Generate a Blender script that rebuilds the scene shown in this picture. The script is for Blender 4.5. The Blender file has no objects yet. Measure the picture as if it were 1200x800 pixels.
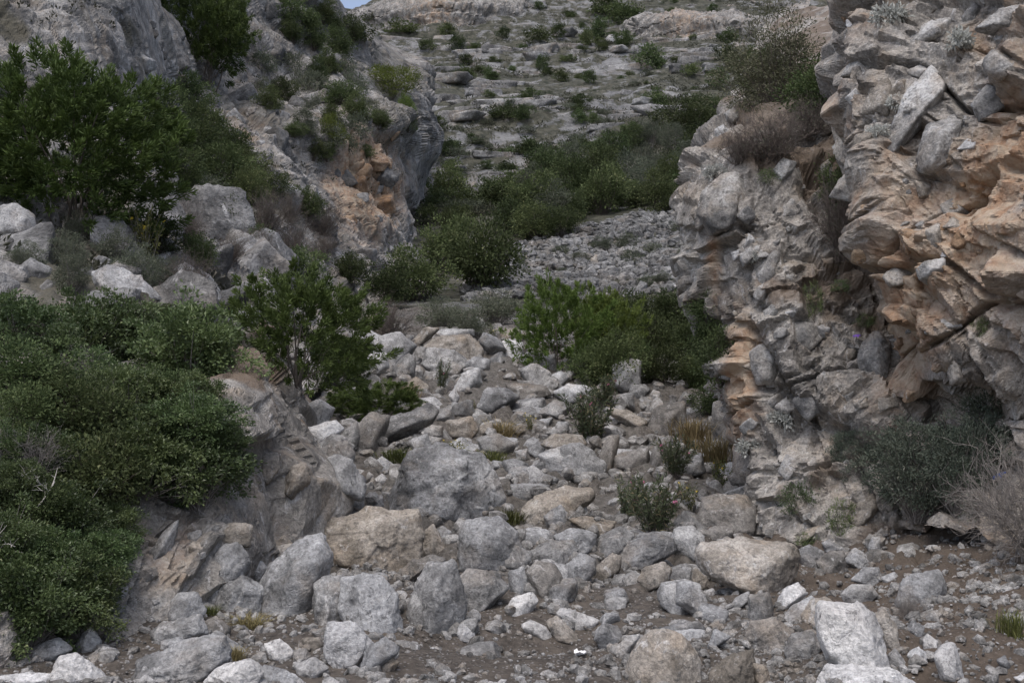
import bpy, bmesh, math, random
import numpy as np
from mathutils import Vector, Matrix
from mathutils.bvhtree import BVHTree

# ------------------------------------------------------------------ camera, sky, sun, exposure
SC = bpy.context.scene
COL = SC.collection
EYE = np.array([0.0, 0.0, 1.6])
PITCH = math.radians(3.16)
FPX = 1448.0                                   # focal length in pixels of the 1200x800 photograph
cam_data = bpy.data.cameras.new('camera')
cam_data.sensor_width = 36.0
cam_data.lens = FPX / 1200.0 * 36.0
cam_data.clip_start = 0.1
cam_data.clip_end = 2000.0
cam = bpy.data.objects.new('camera', cam_data)
COL.objects.link(cam)
cam.location = EYE
cam.rotation_euler = (math.radians(90) + PITCH, 0, 0)
SC.camera = cam

SUN_EL, SUN_AZ = math.radians(62), math.radians(200)   # azimuth measured from +Y clockwise
world = bpy.data.worlds.new('World')
SC.world = world
world.use_nodes = True
wn, wl = world.node_tree.nodes, world.node_tree.links
bg = wn['Background']
sky = wn.new('ShaderNodeTexSky')
sky.sky_type = 'NISHITA'
sky.sun_disc = False
sky.sun_elevation = SUN_EL
sky.sun_rotation = SUN_AZ
sky.air_density = 0.6
sky.dust_density = 3.0
sky.ozone_density = 1.0
haze_white = wn.new('ShaderNodeHueSaturation')          # thin high cloud: the sky is nearly white
haze_white.inputs['Saturation'].default_value = 0.78
haze_white.inputs['Value'].default_value = 1.25
wl.new(sky.outputs[0], haze_white.inputs['Color'])
wl.new(haze_white.outputs[0], bg.inputs[0])
bg.inputs[1].default_value = 0.15
sun_data = bpy.data.lights.new('sun', 'SUN')
sun_data.energy = 0.9
sun_data.angle = math.radians(40)
sun_data.color = (1.0, 0.94, 0.87)
sun = bpy.data.objects.new('sun', sun_data)
COL.objects.link(sun)
sdir = Vector((math.sin(SUN_AZ) * math.cos(SUN_EL), math.cos(SUN_AZ) * math.cos(SUN_EL), math.sin(SUN_EL)))
sun.rotation_euler = sdir.to_track_quat('Z', 'Y').to_euler()
sun.location = (0, -10, 30)
SC.view_settings.view_transform = 'Standard'
SC.view_settings.look = 'None'
SC.view_settings.gamma = 1.0
SC.view_settings.use_curve_mapping = False
SC.view_settings.exposure = 0.42
SC.cycles.use_denoising = True
SC.cycles.max_bounces = 5
SC.cycles.diffuse_bounces = 3
SC.cycles.transmission_bounces = 3
SC.cycles.transparent_max_bounces = 4

# ------------------------------------------------------------------ helpers
rng = np.random.default_rng(7)
random.seed(7)

def ray(px, py):
    u, v = (px - 600.0) / FPX, (400.0 - py) / FPX
    c, s = math.cos(PITCH), math.sin(PITCH)
    return np.array([u, c - v * s, s + v * c])

def P(px, py, d):
    """point of the place seen at a pixel of the photograph, d metres ahead of the camera"""
    r = ray(px, py)
    return EYE + r * (d / r[1])

def proj(p):
    q = np.asarray(p, float) - EYE
    c, s = math.cos(PITCH), math.sin(PITCH)
    f = q[..., 1] * c + q[..., 2] * s
    up = -q[..., 1] * s + q[..., 2] * c
    return 600 + q[..., 0] / f * FPX, 400 - up / f * FPX, f

def hash3(ix, iy, iz, seed):
    h = (ix.astype(np.int64) * 73856093) ^ (iy.astype(np.int64) * 19349663) ^ (iz.astype(np.int64) * 83492791) ^ (seed * 2654435761)
    h = (h ^ (h >> 13)) * 1274126177 & 0x7fffffff
    h = (h ^ (h >> 15)) * 668265263 & 0x7fffffff
    return (h ^ (h >> 12)) & 0x7fffffff

def h01(h, k):
    h = ((h + k * 7919) * 1103515245 + 12345) & 0x7fffffff
    h = (h ^ (h >> 11)) * 668265263 & 0x7fffffff
    return ((h ^ (h >> 9)) & 0xffffff) / float(0xffffff)

def vnoise(q, seed=0):
    """smooth value noise in -1..1"""
    i = np.floor(q).astype(np.int64)
    f = q - i
    f = f * f * f * (f * (f * 6 - 15) + 10)
    out = 0.0
    for dx in (0, 1):
        wx = f[:, 0] if dx else 1 - f[:, 0]
        for dy in (0, 1):
            wy = f[:, 1] if dy else 1 - f[:, 1]
            for dz in (0, 1):
                wz = f[:, 2] if dz else 1 - f[:, 2]
                out = out + wx * wy * wz * h01(hash3(i[:, 0] + dx, i[:, 1] + dy, i[:, 2] + dz, seed), 1)
    return out * 2 - 1

ROT = np.array([[0.36, 0.48, -0.8], [-0.8, 0.6, 0.0], [0.48, 0.64, 0.6]])
def fbm(q, octaves=4, seed=0, gain=0.5):
    out, a = 0.0, 1.0
    q = q.copy()
    for k in range(octaves):
        out = out + a * vnoise(q, seed + k * 17)
        q = q @ ROT.T * 2.03 + 5.3
        a *= gain
    return out

def worley(q, seed=0):
    """F1, F2, and for the nearest cell: a random number and a random tilt (planar facet)"""
    b = np.floor(q - 0.5).astype(np.int64)
    n = len(q)
    f1, f2 = np.full(n, 9.0), np.full(n, 9.0)
    cid = np.zeros(n, np.int64)
    off = np.zeros((n, 3))
    for dx in (0, 1):
        for dy in (0, 1):
            for dz in (0, 1):
                cx, cy, cz = b[:, 0] + dx, b[:, 1] + dy, b[:, 2] + dz
                h = hash3(cx, cy, cz, seed)
                c = np.stack([cx + 0.5 + (h01(h, 1) - 0.5) * 0.8, cy + 0.5 + (h01(h, 2) - 0.5) * 0.8, cz + 0.5 + (h01(h, 3) - 0.5) * 0.8], 1)
                d = q - c
                r = np.sqrt((d * d).sum(1))
                m = r < f1
                f2 = np.where(m, f1, np.minimum(f2, r))
                f1 = np.where(m, r, f1)
                cid = np.where(m, h, cid)
                off[m] = d[m]
    g = np.stack([h01(cid, 5), h01(cid, 6), h01(cid, 7)], 1) * 2 - 1
    return f1, f2, h01(cid, 4), (off * g).sum(1)

def mesh_np(name, V, F, mats=(), smooth=True, attrs=None):
    me = bpy.data.meshes.new(name)
    V = np.ascontiguousarray(V, np.float32)
    F = np.ascontiguousarray(F, np.int32)
    k = F.shape[1]
    me.vertices.add(len(V)); me.vertices.foreach_set('co', V.ravel())
    me.loops.add(F.size); me.loops.foreach_set('vertex_index', F.ravel())
    me.polygons.add(len(F))
    me.polygons.foreach_set('loop_start', np.arange(0, F.size, k, dtype=np.int32))
    if not smooth:
        me.polygons.foreach_set('use_smooth', np.zeros(len(F), bool))
    for an, av in (attrs or {}).items():
        a = me.attributes.new(an, 'FLOAT', 'POINT')
        a.data.foreach_set('value', np.ascontiguousarray(av, np.float32))
    for m in mats:
        me.materials.append(m)
    me.update(calc_edges=True)
    if smooth:
        me.polygons.foreach_set('use_smooth', np.ones(len(F), bool))
    return me

def link(name, data, parent=None, loc=None, rot=None, scale=None):
    o = bpy.data.objects.new(name, data)
    COL.objects.link(o)
    if parent is not None: o.parent = parent
    if loc is not None: o.location = loc
    if rot is not None: o.rotation_euler = rot
    if scale is not None: o.scale = scale
    return o

def tag(o, label, cat, group=None):
    o['label'] = label; o['category'] = cat
    if group: o['group'] = group
    return o

def grid_faces(nu, nv):
    i = np.arange(nu - 1)[:, None] * nv + np.arange(nv - 1)[None, :]
    i = i.ravel()
    return np.stack([i, i + nv, i + nv + 1, i + 1], 1)

def catmull(C, ts):
    """C: (n, ...) control values along axis 0, sampled at fractional indices ts"""
    n = len(C)
    i = np.clip(np.floor(ts).astype(int), 0, n - 2)
    f = (ts - i).reshape((-1,) + (1,) * (C.ndim - 1))
    p0, p1, p2, p3 = C[np.clip(i - 1, 0, n - 1)], C[i], C[i + 1], C[np.clip(i + 2, 0, n - 1)]
    return 0.5 * (2 * p1 + (p2 - p0) * f + (2 * p0 - 5 * p1 + 4 * p2 - p3) * f ** 2 + (3 * p1 - p0 - 3 * p2 + p3) * f ** 3)

def loft(ctrl, total=120000):
    """ctrl: columns of (px, py, d); returns a dense grid of about `total` world points (nu, nv, 3)"""
    A = np.array(ctrl, float)                        # (U, K, 3)
    W = np.array([[P(*c) for c in col] for col in ctrl])
    def lengths(ax):
        dp = np.diff(A[..., :2], axis=ax); dw = np.diff(W, axis=ax)
        dep = (A[..., 2][:-1] + A[..., 2][1:]) / 2 if ax == 0 else (A[..., 2][:, :-1] + A[..., 2][:, 1:]) / 2
        pix = np.hypot(dp[..., 0], dp[..., 1])
        L = np.maximum(pix, np.minimum(np.linalg.norm(dw, axis=2) / dep * FPX * 0.3, 70))
        inside = ((A[..., 0] > -30) & (A[..., 0] < 1230) & (A[..., 1] > -30) & (A[..., 1] < 830))
        vis = (inside[:-1] | inside[1:]) if ax == 0 else (inside[:, :-1] | inside[:, 1:])
        L = np.where(vis, L, L * 0.12)
        return np.percentile(L, 70, axis=1 - ax)
    Lu, Lv = lengths(0), lengths(1)
    k = math.sqrt(total / (Lu.sum() * Lv.sum()))
    def params(L):
        ts = []
        for i, l in enumerate(L):
            m = max(4, int(round(l * k)))
            ts.append(i + np.arange(m) / m)
        return np.concatenate(ts + [np.array([len(L)])])
    G = catmull(W, params(Lu))
    return catmull(G.transpose(1, 0, 2), params(Lv)).transpose(1, 0, 2)

def grid_normals(G):
    du = np.gradient(G, axis=0); dv = np.gradient(G, axis=1)
    n = np.cross(du, dv)
    n /= np.linalg.norm(n, axis=2, keepdims=True) + 1e-12
    return n

def _rots(n, spread, seed):
    r = np.random.default_rng(seed)
    out = []
    for k in range(n):
        e = r.normal(0, spread, 3)
        out.append(np.array(Matrix.Rotation(e[0], 3, 'X') @ Matrix.Rotation(e[1], 3, 'Y') @ Matrix.Rotation(e[2], 3, 'Z')))
    return np.array(out)
JOINT = _rots(24, 0.33, 5)

def blocks(q, seed):
    """relief of jointed rock: overlapping blocks whose faces keep roughly to three joint directions"""
    b = np.floor(q - 0.5).astype(np.int64)
    best = np.full(len(q), -9.0)
    for dx in (0, 1):
        for dy in (0, 1):
            for dz in (0, 1):
                cx, cy, cz = b[:, 0] + dx, b[:, 1] + dy, b[:, 2] + dz
                h = hash3(cx, cy, cz, seed)
                d = q - np.stack([cx + 0.5 + (h01(h, 1) - 0.5) * 0.9, cy + 0.5 + (h01(h, 2) - 0.5) * 0.9, cz + 0.5 + (h01(h, 3) - 0.5) * 0.9], 1)
                l = np.einsum('nij,nj->ni', JOINT[h % 24], d)
                al = np.abs(l)
                nm = np.maximum(np.maximum(al[:, 0] * (0.9 + 0.5 * h01(h, 8)), al[:, 1]), al[:, 2] * (0.9 + 0.5 * h01(h, 9)))
                top = 0.8 * (h01(h, 4) - 0.5) + (h01(h, 5) - 0.5) * 1.3 * l[:, 0] + (h01(h, 6) - 0.5) * 1.3 * l[:, 2]
                best = np.maximum(best, np.minimum(top, 4.5 * (0.60 + 0.25 * h01(h, 7) - nm)))
    return best

def rock_disp(V, scales, seed, stretch=(1, 1, 1), rot=None, crack=0.6, rough=(0.9, 0.12), sp=None):
    """broken rock: jointed blocks at several sizes, plus roughness"""
    st = np.array(stretch, float)
    Q = V @ rot.T if rot is not None else V
    d = np.zeros(len(V))
    for k, (s, a) in enumerate(scales):
        q = Q / s * st
        w = np.stack([vnoise(q * 1.1 + 31.7 * j, seed + j) for j in range(3)], 1)
        v = blocks(q + 0.06 * w, seed + 11 * k)
        fade = 1.0 if sp is None else sstep(s / (sp * max(stretch)), 1.9, 4.4)
        d += fade * a * 1.7 * np.maximum(v, -0.75)
    # long joints: a few roughly parallel cracks in two directions
    if crack:
        for k, (nv, per) in enumerate((((0.2, 0.15, 1.0), 1.0), ((1.0, 0.2, 0.1), 1.45))):
            u = Q @ np.array(nv) / (scales[0][0] * 0.62 * per) + 0.22 * fbm(Q / scales[0][0] * 1.3, 3, seed + 91 + k)
            g = np.abs(u - np.round(u))
            gate = sstep(vnoise(Q / scales[0][0] * 0.7 + 13 * k, seed + 95 + k), -0.25, 0.2)
            wdt = 0.022 if sp is None else np.maximum(0.022, sp / scales[0][0] * 1.0)
            d -= crack * scales[0][1] * 0.8 * gate * np.exp(-(g / wdt) ** 2)
    rg = 0.7 * rough[1] * fbm(Q * rough[0], 5, seed + 77, 0.5)
    return d + (rg if sp is None else rg * sstep(1.0 / (rough[0] * 6 * sp), 0.3, 1.5))

def sstep(x, a, b):
    t = np.clip((x - a) / (b - a), 0, 1)
    return t * t * (3 - 2 * t)
# ------------------------------------------------------------------ materials
class NT:
    def __init__(self, name):
        self.m = bpy.data.materials.new(name)
        self.m.use_nodes = True
        self.t = self.m.node_tree
        self.n = self.t.nodes
        self.b = self.n['Principled BSDF']
        self.b.inputs['Roughness'].default_value = 0.9
        self.b.inputs['Specular IOR Level'].default_value = 0.25
    def new(self, typ, **kw):
        nd = self.n.new(typ)
        for k, v in kw.items():
            if k in nd.bl_rna.properties: setattr(nd, k, v)
        return nd
    def put(self, sock, v):
        if isinstance(v, bpy.types.NodeSocket): self.t.links.new(v, sock)
        else: sock.default_value = v if not (isinstance(v, tuple) and len(v) == 3) else v + (1.0,)
    def pos(self):
        return self.new('ShaderNodeNewGeometry').outputs['Position']
    def noise(self, vec, scale, detail=4, rough=0.55, dist=0.0):
        nd = self.new('ShaderNodeTexNoise')
        self.put(nd.inputs['Vector'], vec)
        nd.inputs['Scale'].default_value = scale; nd.inputs['Detail'].default_value = detail
        nd.inputs['Roughness'].default_value = rough; nd.inputs['Distortion'].default_value = dist
        return nd.outputs[0]
    def vor(self, vec, scale, feature='DISTANCE_TO_EDGE', out=0):
        nd = self.new('ShaderNodeTexVoronoi', feature=feature)
        self.put(nd.inputs['Vector'], vec); nd.inputs['Scale'].default_value = scale
        return nd.outputs[out]
    def mapr(self, v, a, b, c=0.0, d=1.0, smooth=True):
        nd = self.new('ShaderNodeMapRange')
        if smooth: nd.interpolation_type = 'SMOOTHSTEP'
        self.put(nd.inputs[0], v)
        for i, x in enumerate((a, b, c, d)): self.put(nd.inputs[i + 1], x)
        return nd.outputs[0]
    def math(self, op, a, b=0.0):
        nd = self.new('ShaderNodeMath', operation=op)
        self.put(nd.inputs[0], a); self.put(nd.inputs[1], b)
        return nd.outputs[0]
    def mix(self, f, a, b, blend='MIX'):
        nd = self.new('ShaderNodeMix', data_type='RGBA', blend_type=blend)
        self.put(nd.inputs[0], f); self.put(nd.inputs[6], a); self.put(nd.inputs[7], b)
        return nd.outputs[2]
    def scalev(self, vec, s):
        nd = self.new('ShaderNodeVectorMath', operation='MULTIPLY')
        self.put(nd.inputs[0], vec); nd.inputs[1].default_value = s
        return nd.outputs[0]
    def addv(self, a, b):
        nd = self.new('ShaderNodeVectorMath', operation='ADD')
        self.put(nd.inputs[0], a); self.put(nd.inputs[1], b)
        return nd.outputs[0]
    def attr(self, name):
        return self.new('ShaderNodeAttribute', attribute_name=name).outputs['Fac']
    def objrand(self):
        return self.new('ShaderNodeObjectInfo').outputs['Random']
    def slope(self):
        s = self.new('ShaderNodeSeparateXYZ')
        self.put(s.inputs[0], self.new('ShaderNodeNewGeometry').outputs['Normal'])
        return s.outputs[2]
    def bump(self, h, strength, dist, prev=None):
        nd = self.new('ShaderNodeBump')
        nd.inputs['Strength'].default_value = strength; nd.inputs['Distance'].default_value = dist
        self.put(nd.inputs['Height'], h)
        if prev is not None: self.put(nd.inputs['Normal'], prev)
        return nd.outputs[0]
    def out(self, col, normal=None):
        self.put(self.b.inputs['Base Color'], col)
        if normal is not None: self.put(self.b.inputs['Normal'], normal)
        return self.m

def rock_material(name, dark=(0.145, 0.147, 0.149), mid=(0.30, 0.304, 0.307), pale=(0.49, 0.497, 0.502), tan=(0.34, 0.28, 0.215),
                  orange=(0.36, 0.22, 0.13), soil=(0.09, 0.065, 0.045), k=1.0, tan_amt=0.35, use_attr=False, vary=0.0, bump=1.0,
                  seams=True, streak=False):
    t = NT(name)
    p = t.pos()
    if vary:
        r = t.objrand()
        cv = t.new('ShaderNodeCombineXYZ')
        for i in range(3): t.put(cv.inputs[i], t.math('MULTIPLY', r, 37.0 + 11 * i))
        p = t.addv(p, cv.outputs[0])
    big = t.noise(p, 1.1 / k, 3, 0.6, 0.3)
    med = t.noise(p, 5.0 / k, 6, 0.68, 0.3)
    fine = t.noise(p, 38.0 / k, 3, 0.75)
    v = t.math('ADD', t.math('MULTIPLY', big, 0.5), t.math('MULTIPLY', med, 0.5))
    c = t.mix(t.mapr(v, 0.38, 0.52), dark, mid)
    c = t.mix(t.mapr(v, 0.48, 0.63), c, pale)
    # tan weathering in patches
    tn = t.noise(p, 2.1 / k, 4, 0.6, 0.4)
    c = t.mix(t.mapr(tn, 0.5, 0.68, 0.0, tan_amt), c, tan)
    # dark lichen specks and pale calcite scuffs
    ln = t.noise(p, 13.0 / k, 4, 0.78)
    c = t.mix(t.mapr(ln, 0.57, 0.66, 0.0, 0.62), c, (0.085, 0.085, 0.084))
    wn_ = t.noise(t.scalev(p, (1, 1.3, 0.6)), 8.0 / k, 4, 0.75, 0.8)
    c = t.mix(t.mapr(wn_, 0.57, 0.68, 0.0, 0.5), c, (0.58, 0.58, 0.58))
    c = t.mix(1.0, c, t.mix(t.mapr(fine, 0.32, 0.68), (0.66, 0.66, 0.66), (1.18, 1.18, 1.18)), 'MULTIPLY')
    if streak:
        sn = t.noise(t.scalev(p, (3.0, 3.0, 0.35)), 1.6 / k, 5, 0.6, 0.3)
        c = t.mix(t.mapr(sn, 0.55, 0.7, 0.0, 0.4), c, (0.16, 0.155, 0.15))
    if use_attr:
        w = t.attr('warm')
        on = t.noise(p, 1.7 / k, 6, 0.62, 0.5)
        wf = t.mapr(t.math('ADD', t.math('MULTIPLY', w, 0.62), t.math('MULTIPLY', on, 0.62)), 0.5, 0.78, 0.0, 0.85)
        ov = t.mix(t.mapr(t.noise(p, 6.0 / k, 5, 0.65), 0.35, 0.65), t.mix(t.mapr(t.noise(p, 15.0 / k, 4, 0.7), 0.35, 0.65), orange, (0.22, 0.13, 0.075)), (0.44, 0.355, 0.265))
        c = t.mix(wf, c, ov)
        s = t.attr('soil')
        c = t.mix(s, c, t.mix(t.noise(p, 12.0, 6, 0.7), soil, tuple(x * 1.9 for x in soil)))
    if vary:
        r2 = t.new('ShaderNodeMath', operation='FRACT'); t.put(r2.inputs[0], t.math('MULTIPLY', r, 7.31))
        val = t.mapr(r2.outputs[0], 0, 1, 1.0 - vary, 1.0 + vary * 0.6, False)
        hs = t.new('ShaderNodeHueSaturation')
        t.put(hs.inputs['Value'], val); t.put(hs.inputs['Color'], c)
        r3 = t.new('ShaderNodeMath', operation='FRACT'); t.put(r3.inputs[0], t.math('MULTIPLY', r, 19.7))
        c = t.mix(t.mapr(r3.outputs[0], 0.4, 1.0, 0.0, 0.30, False), hs.outputs[0], t.mix(1.0, hs.outputs[0], (1.03, 0.96, 0.85), 'MULTIPLY'))
    h = t.math('ADD', med, t.math('MULTIPLY', fine, 0.35))
    if seams:
        cn = t.noise(t.scalev(p, (1.13, 0.94, 1.07)), 1.5 / k, 4, 0.55, 0.9)
        cr = t.math('ABSOLUTE', t.math('SUBTRACT', cn, 0.5))
        h = t.math('ADD', h, t.math('MULTIPLY', t.mapr(cr, 0.0, 0.010), 0.09))
    return t.out(c, t.bump(h, 0.6 * bump, 0.07 * k))

def _noise_col(t, p, scale):
    nd = t.new('ShaderNodeTexNoise')
    t.put(nd.inputs['Vector'], p); nd.inputs['Scale'].default_value = scale; nd.inputs['Detail'].default_value = 3
    return nd.outputs[1]

def ground_material():
    t = NT('stream_bed_soil')
    p = t.pos()
    n1 = t.noise(p, 1.4, 6, 0.6); n2 = t.noise(p, 14.0, 8, 0.7); n3 = t.noise(p, 60.0, 5, 0.7)
    c = t.mix(t.mapr(n2, 0.3, 0.7), (0.05, 0.044, 0.038), (0.15, 0.131, 0.113))
    c = t.mix(t.mapr(n1, 0.45, 0.65, 0.0, 0.6), c, (0.15, 0.127, 0.104))
    vd = t.vor(p, 38.0, 'F1'); vc = t.vor(p, 38.0, 'F1', 1)
    sep = t.new('ShaderNodeSeparateColor'); t.put(sep.inputs[0], vc)
    g = t.math('MULTIPLY', t.mapr(vd, 0.42, 0.30), t.math('GREATER_THAN', sep.outputs[0], 0.62))
    c = t.mix(g, c, t.mix(sep.outputs[1], (0.12, 0.11, 0.10), (0.34, 0.325, 0.31)))
    rb = t.attr('rubble')
    c = t.mix(t.math('MULTIPLY', rb, t.mapr(n1, 0.3, 0.6)), c, t.mix(t.mapr(n2, 0.3, 0.7), (0.07, 0.065, 0.058), (0.20, 0.19, 0.175)))
    rd = t.attr('warm')
    c = t.mix(t.math('MULTIPLY', rd, 0.7), c, t.mix(n2, (0.062, 0.048, 0.037), (0.175, 0.138, 0.108)))
    n = t.bump(t.math('ADD', n2, t.math('MULTIPLY', n3, 0.4)), 0.8, 0.05)
    n = t.bump(t.math('MULTIPLY', g, 1.0), 0.7, 0.02, n)
    return t.out(c, n)

def hill_material():
    t = NT('hillside_limestone')
    p = t.pos()
    big = t.noise(p, 0.05, 5, 0.6)
    med = t.noise(t.scalev(p, (1, 1, 2.4)), 0.45, 8, 0.65, 0.4)
    fine = t.noise(p, 2.6, 6, 0.7)
    rock = t.mix(t.mapr(med, 0.32, 0.68), (0.066, 0.067, 0.068), (0.215, 0.217, 0.217))
    rock = t.mix(t.mapr(fine, 0.35, 0.7, 0.0, 0.5), rock, (0.275, 0.277, 0.277))
    tn = t.noise(p, 0.22, 6, 0.6)
    rock = t.mix(t.mapr(tn, 0.52, 0.72, 0.0, 0.6), rock, (0.24, 0.19, 0.145))
    soil = t.mix(t.mapr(t.noise(p, 1.2, 7, 0.7), 0.35, 0.65), (0.028, 0.031, 0.022), (0.092, 0.09, 0.07))
    veg = t.math('ADD', t.mapr(t.slope(), 0.35, 0.95, 0.08, 0.5), t.math('MULTIPLY', t.math('SUBTRACT', big, 0.5), 1.1))
    veg = t.math('ADD', veg, t.math('MULTIPLY', t.math('SUBTRACT', t.noise(p, 0.5, 6, 0.65), 0.5), 1.5))
    c = t.mix(t.mapr(veg, 0.19, 0.36), rock, soil)
    n = t.bump(med, 0.7, 0.5)
    n = t.bump(fine, 0.5, 0.12, n)
    return t.out(c, n)

def leaf_material(name, c1, c2, tip=None, trans=0.25, rough=0.55, spec=0.3, vary=0.25):
    t = NT(name)
    t.b.inputs['Roughness'].default_value = rough
    t.b.inputs['Specular IOR Level'].default_value = spec
    a = t.attr('rnd')
    c = t.mix(a, c1, c2)
    if tip is not None:
        c = t.mix(t.mapr(a, 0.86, 0.95), c, tip)
    r = t.objrand()
    hs = t.new('ShaderNodeHueSaturation')
    t.put(hs.inputs['Color'], c)
    t.put(hs.inputs['Value'], t.mapr(r, 0, 1, 1 - vary, 1 + vary, False))
    t.put(hs.inputs['Hue'], t.mapr(t.math('FRACT', t.math('MULTIPLY', r, 13.7)), 0, 1, 0.485, 0.515, False))
    c = hs.outputs[0]
    t.put(t.b.inputs['Base Color'], c)
    if trans:
        tr = t.new('ShaderNodeBsdfTranslucent')
        t.put(tr.inputs[0], c)
        mx = t.new('ShaderNodeMixShader'); mx.inputs[0].default_value = trans
        t.t.links.new(t.b.outputs[0], mx.inputs[1]); t.t.links.new(tr.outputs[0], mx.inputs[2])
        t.t.links.new(mx.outputs[0], t.n['Material Output'].inputs[0])
    return t.m

def plain_material(name, c1, c2, scale=20.0, rough=0.85):
    t = NT(name)
    t.b.inputs['Roughness'].default_value = rough
    return t.out(t.mix(t.noise(t.pos(), scale, 5, 0.65), c1, c2))

M = {}
M['boulder'] = rock_material('limestone_boulder', vary=0.25, tan_amt=0.3)
M['rubble'] = rock_material('limestone_rubble', vary=0.0, tan_amt=0.4, seams=False, k=0.5, dark=(0.10, 0.097, 0.092), mid=(0.22, 0.215, 0.205), pale=(0.42, 0.415, 0.405))
M['crag'] = rock_material('orange_limestone_crag', use_attr=True, tan_amt=0.5, dark=(0.14, 0.133, 0.124), mid=(0.28, 0.263, 0.24), pale=(0.43, 0.41, 0.378))
M['outcrop'] = rock_material('tan_limestone_outcrop', use_attr=True, tan_amt=0.5, dark=(0.15, 0.143, 0.132), mid=(0.27, 0.255, 0.233), pale=(0.40, 0.385, 0.36))
M['flank'] = rock_material('grey_limestone_flank', use_attr=True, k=1.5, tan_amt=0.4, streak=True, dark=(0.10, 0.098, 0.095), mid=(0.22, 0.212, 0.198), pale=(0.40, 0.388, 0.37), soil=(0.05, 0.047, 0.034))
M['ledge'] = rock_material('limestone_ledge', k=5.0, vary=0.3, tan_amt=0.4, seams=False, dark=(0.09, 0.09, 0.09), mid=(0.21, 0.21, 0.208), pale=(0.37, 0.37, 0.368))
M['scree'] = rock_material('scree_stone', k=3.0, tan_amt=0.25, seams=False, dark=(0.08, 0.081, 0.082), mid=(0.17, 0.171, 0.17), pale=(0.30, 0.302, 0.302))
M['ground'] = ground_material()
M['hill'] = hill_material()
# ------------------------------------------------------------------ the terrain
BVH = {}
GRID = {}
def add_surface(name, G, disp_fn, mat, attr_fn=None):
    N = grid_normals(G)
    nu, nv = G.shape[:2]
    V = G.reshape(-1, 3); n = N.reshape(-1, 3)
    # normals face the camera side
    if np.mean(((EYE - V) * n).sum(1)) < 0: n = -n
    global SP
    a = np.linalg.norm(np.gradient(G, axis=0), axis=2); b = np.linalg.norm(np.gradient(G, axis=1), axis=2)
    SP = np.maximum(a, b).ravel()
    D = (disp_fn(V, n) - V).reshape(nu, nv, 3)
    # where the grid cells are long and thin, even the relief out across their short side
    for ax, ratio in ((0, b / a), (1, a / b)):
        w = (np.clip((ratio - 2.4) / 2.5, 0, 1) * 0.5)[..., None]
        if ax: w = w[:, 1:-1]
        else: w = w[1:-1]
        for _ in range({'stream_bed': 0, 'hillside': 0, 'left_flank': 14, 'cliff_band': 0, 'upper_cliff': 0}.get(name, 16)):
            if ax == 0: D[1:-1] += w * (0.5 * (D[:-2] + D[2:]) - D[1:-1])
            else: D[:, 1:-1] += w * (0.5 * (D[:, :-2] + D[:, 2:]) - D[:, 1:-1])
    V = V + D.reshape(-1, 3)
    F = grid_faces(nu, nv)
    c = V[F]
    fn = np.cross(c[:, 1] - c[:, 0], c[:, 2] - c[:, 0])
    if np.mean((fn * (EYE - c[:, 0])).sum(1)) < 0: F = F[:, ::-1]
    attrs = attr_fn(V, n) if attr_fn else {}
    me = mesh_np(name, V, F, [mat], name == 'stream_bed', attrs)
    o = link(name, me)
    o['kind'] = 'structure'
    GRID[name] = V.reshape(nu, nv, 3)
    return o

# stream bed: rows of ground seen at distance d, columns across the photograph
gc = [-700, -300, 0, 200, 400, 600, 800, 1000, 1200, 1500, 1900]
gr = [(7.2, [800, 800, 800, 800, 800, 806, 806, 800, 785, 765, 750]),
      (8.5, [745, 745, 745, 745, 745, 755, 752, 738, 712, 690, 680]),
      (10.0, [700, 700, 700, 700, 697, 705, 700, 688, 652, 630, 620]),
      (12.0, [650, 650, 650, 650, 645, 650, 645, 632, 605, 590, 580]),
      (15.0, [590, 590, 590, 590, 588, 592, 590, 585, 575, 570, 570]),
      (20.0, [500, 500, 500, 500, 508, 520, 528, 530, 530, 530, 530]),
      (26.0, [430, 430, 430, 430, 437, 448, 462, 466, 466, 466, 466]),
      (33.0, [380, 380, 380, 380, 386, 398, 420, 430, 430, 430, 430]),
      (42.0, [355, 355, 355, 358, 362, 372, 390, 395, 395, 395, 395])]
rows = []
for d in (-6.0, 0.0, 4.0):
    rows.append([np.array([(c - 600) / FPX * (d + 9.0) * 0.9, d, -0.02]) for c in gc])
for d, ps in gr:
    rows.append([P(c, p, d) for c, p in zip(gc, ps)])
W = np.array(rows)
tv = np.concatenate([np.linspace(0, 2.4, 16)[:-1]] + [np.linspace(i, i + 1, 35)[:-1] for i in np.arange(2.4, 10.4, 1.0)] + [np.linspace(10.4, 11, 20)])
tu = np.linspace(0, len(gc) - 1, 290)
G = catmull(W, tv)
G = catmull(G.transpose(1, 0, 2), tu)
def gdisp(V, n):
    V = V.copy()
    rub = sstep(V[:, 1], 9.5, 12.5)
    V[:, 2] += 0.07 * fbm(V * 0.8, 4, 3)
    f1, f2, h, pl = worley(V / 0.32, 5)
    V[:, 2] += (0.012 + 0.075 * rub) * ((h - 0.5) * 1.6 + pl)
    f1, f2, h, pl = worley(V / 0.9 + 4, 6)
    V[:, 2] += 0.12 * rub * ((h - 0.5) * 1.6 + pl)
    V[:, 2] += 0.012 * fbm(V * 6, 3, 9) + 0.05 * fbm(V * 2.4, 3, 10) * sstep(V[:, 0], 0.8, 2.0)
    # the eroded hollow in the dirt in front of the boulders
    for (hx, hy, r, dep) in ((-0.05, 8.75, 0.55, 0.16), (0.75, 9.0, 0.7, 0.14)):
        V[:, 2] -= dep * np.exp(-(((V[:, 0] - hx) / r) ** 2 + ((V[:, 1] - hy) / (r * 0.6)) ** 2))
    return V
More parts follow.
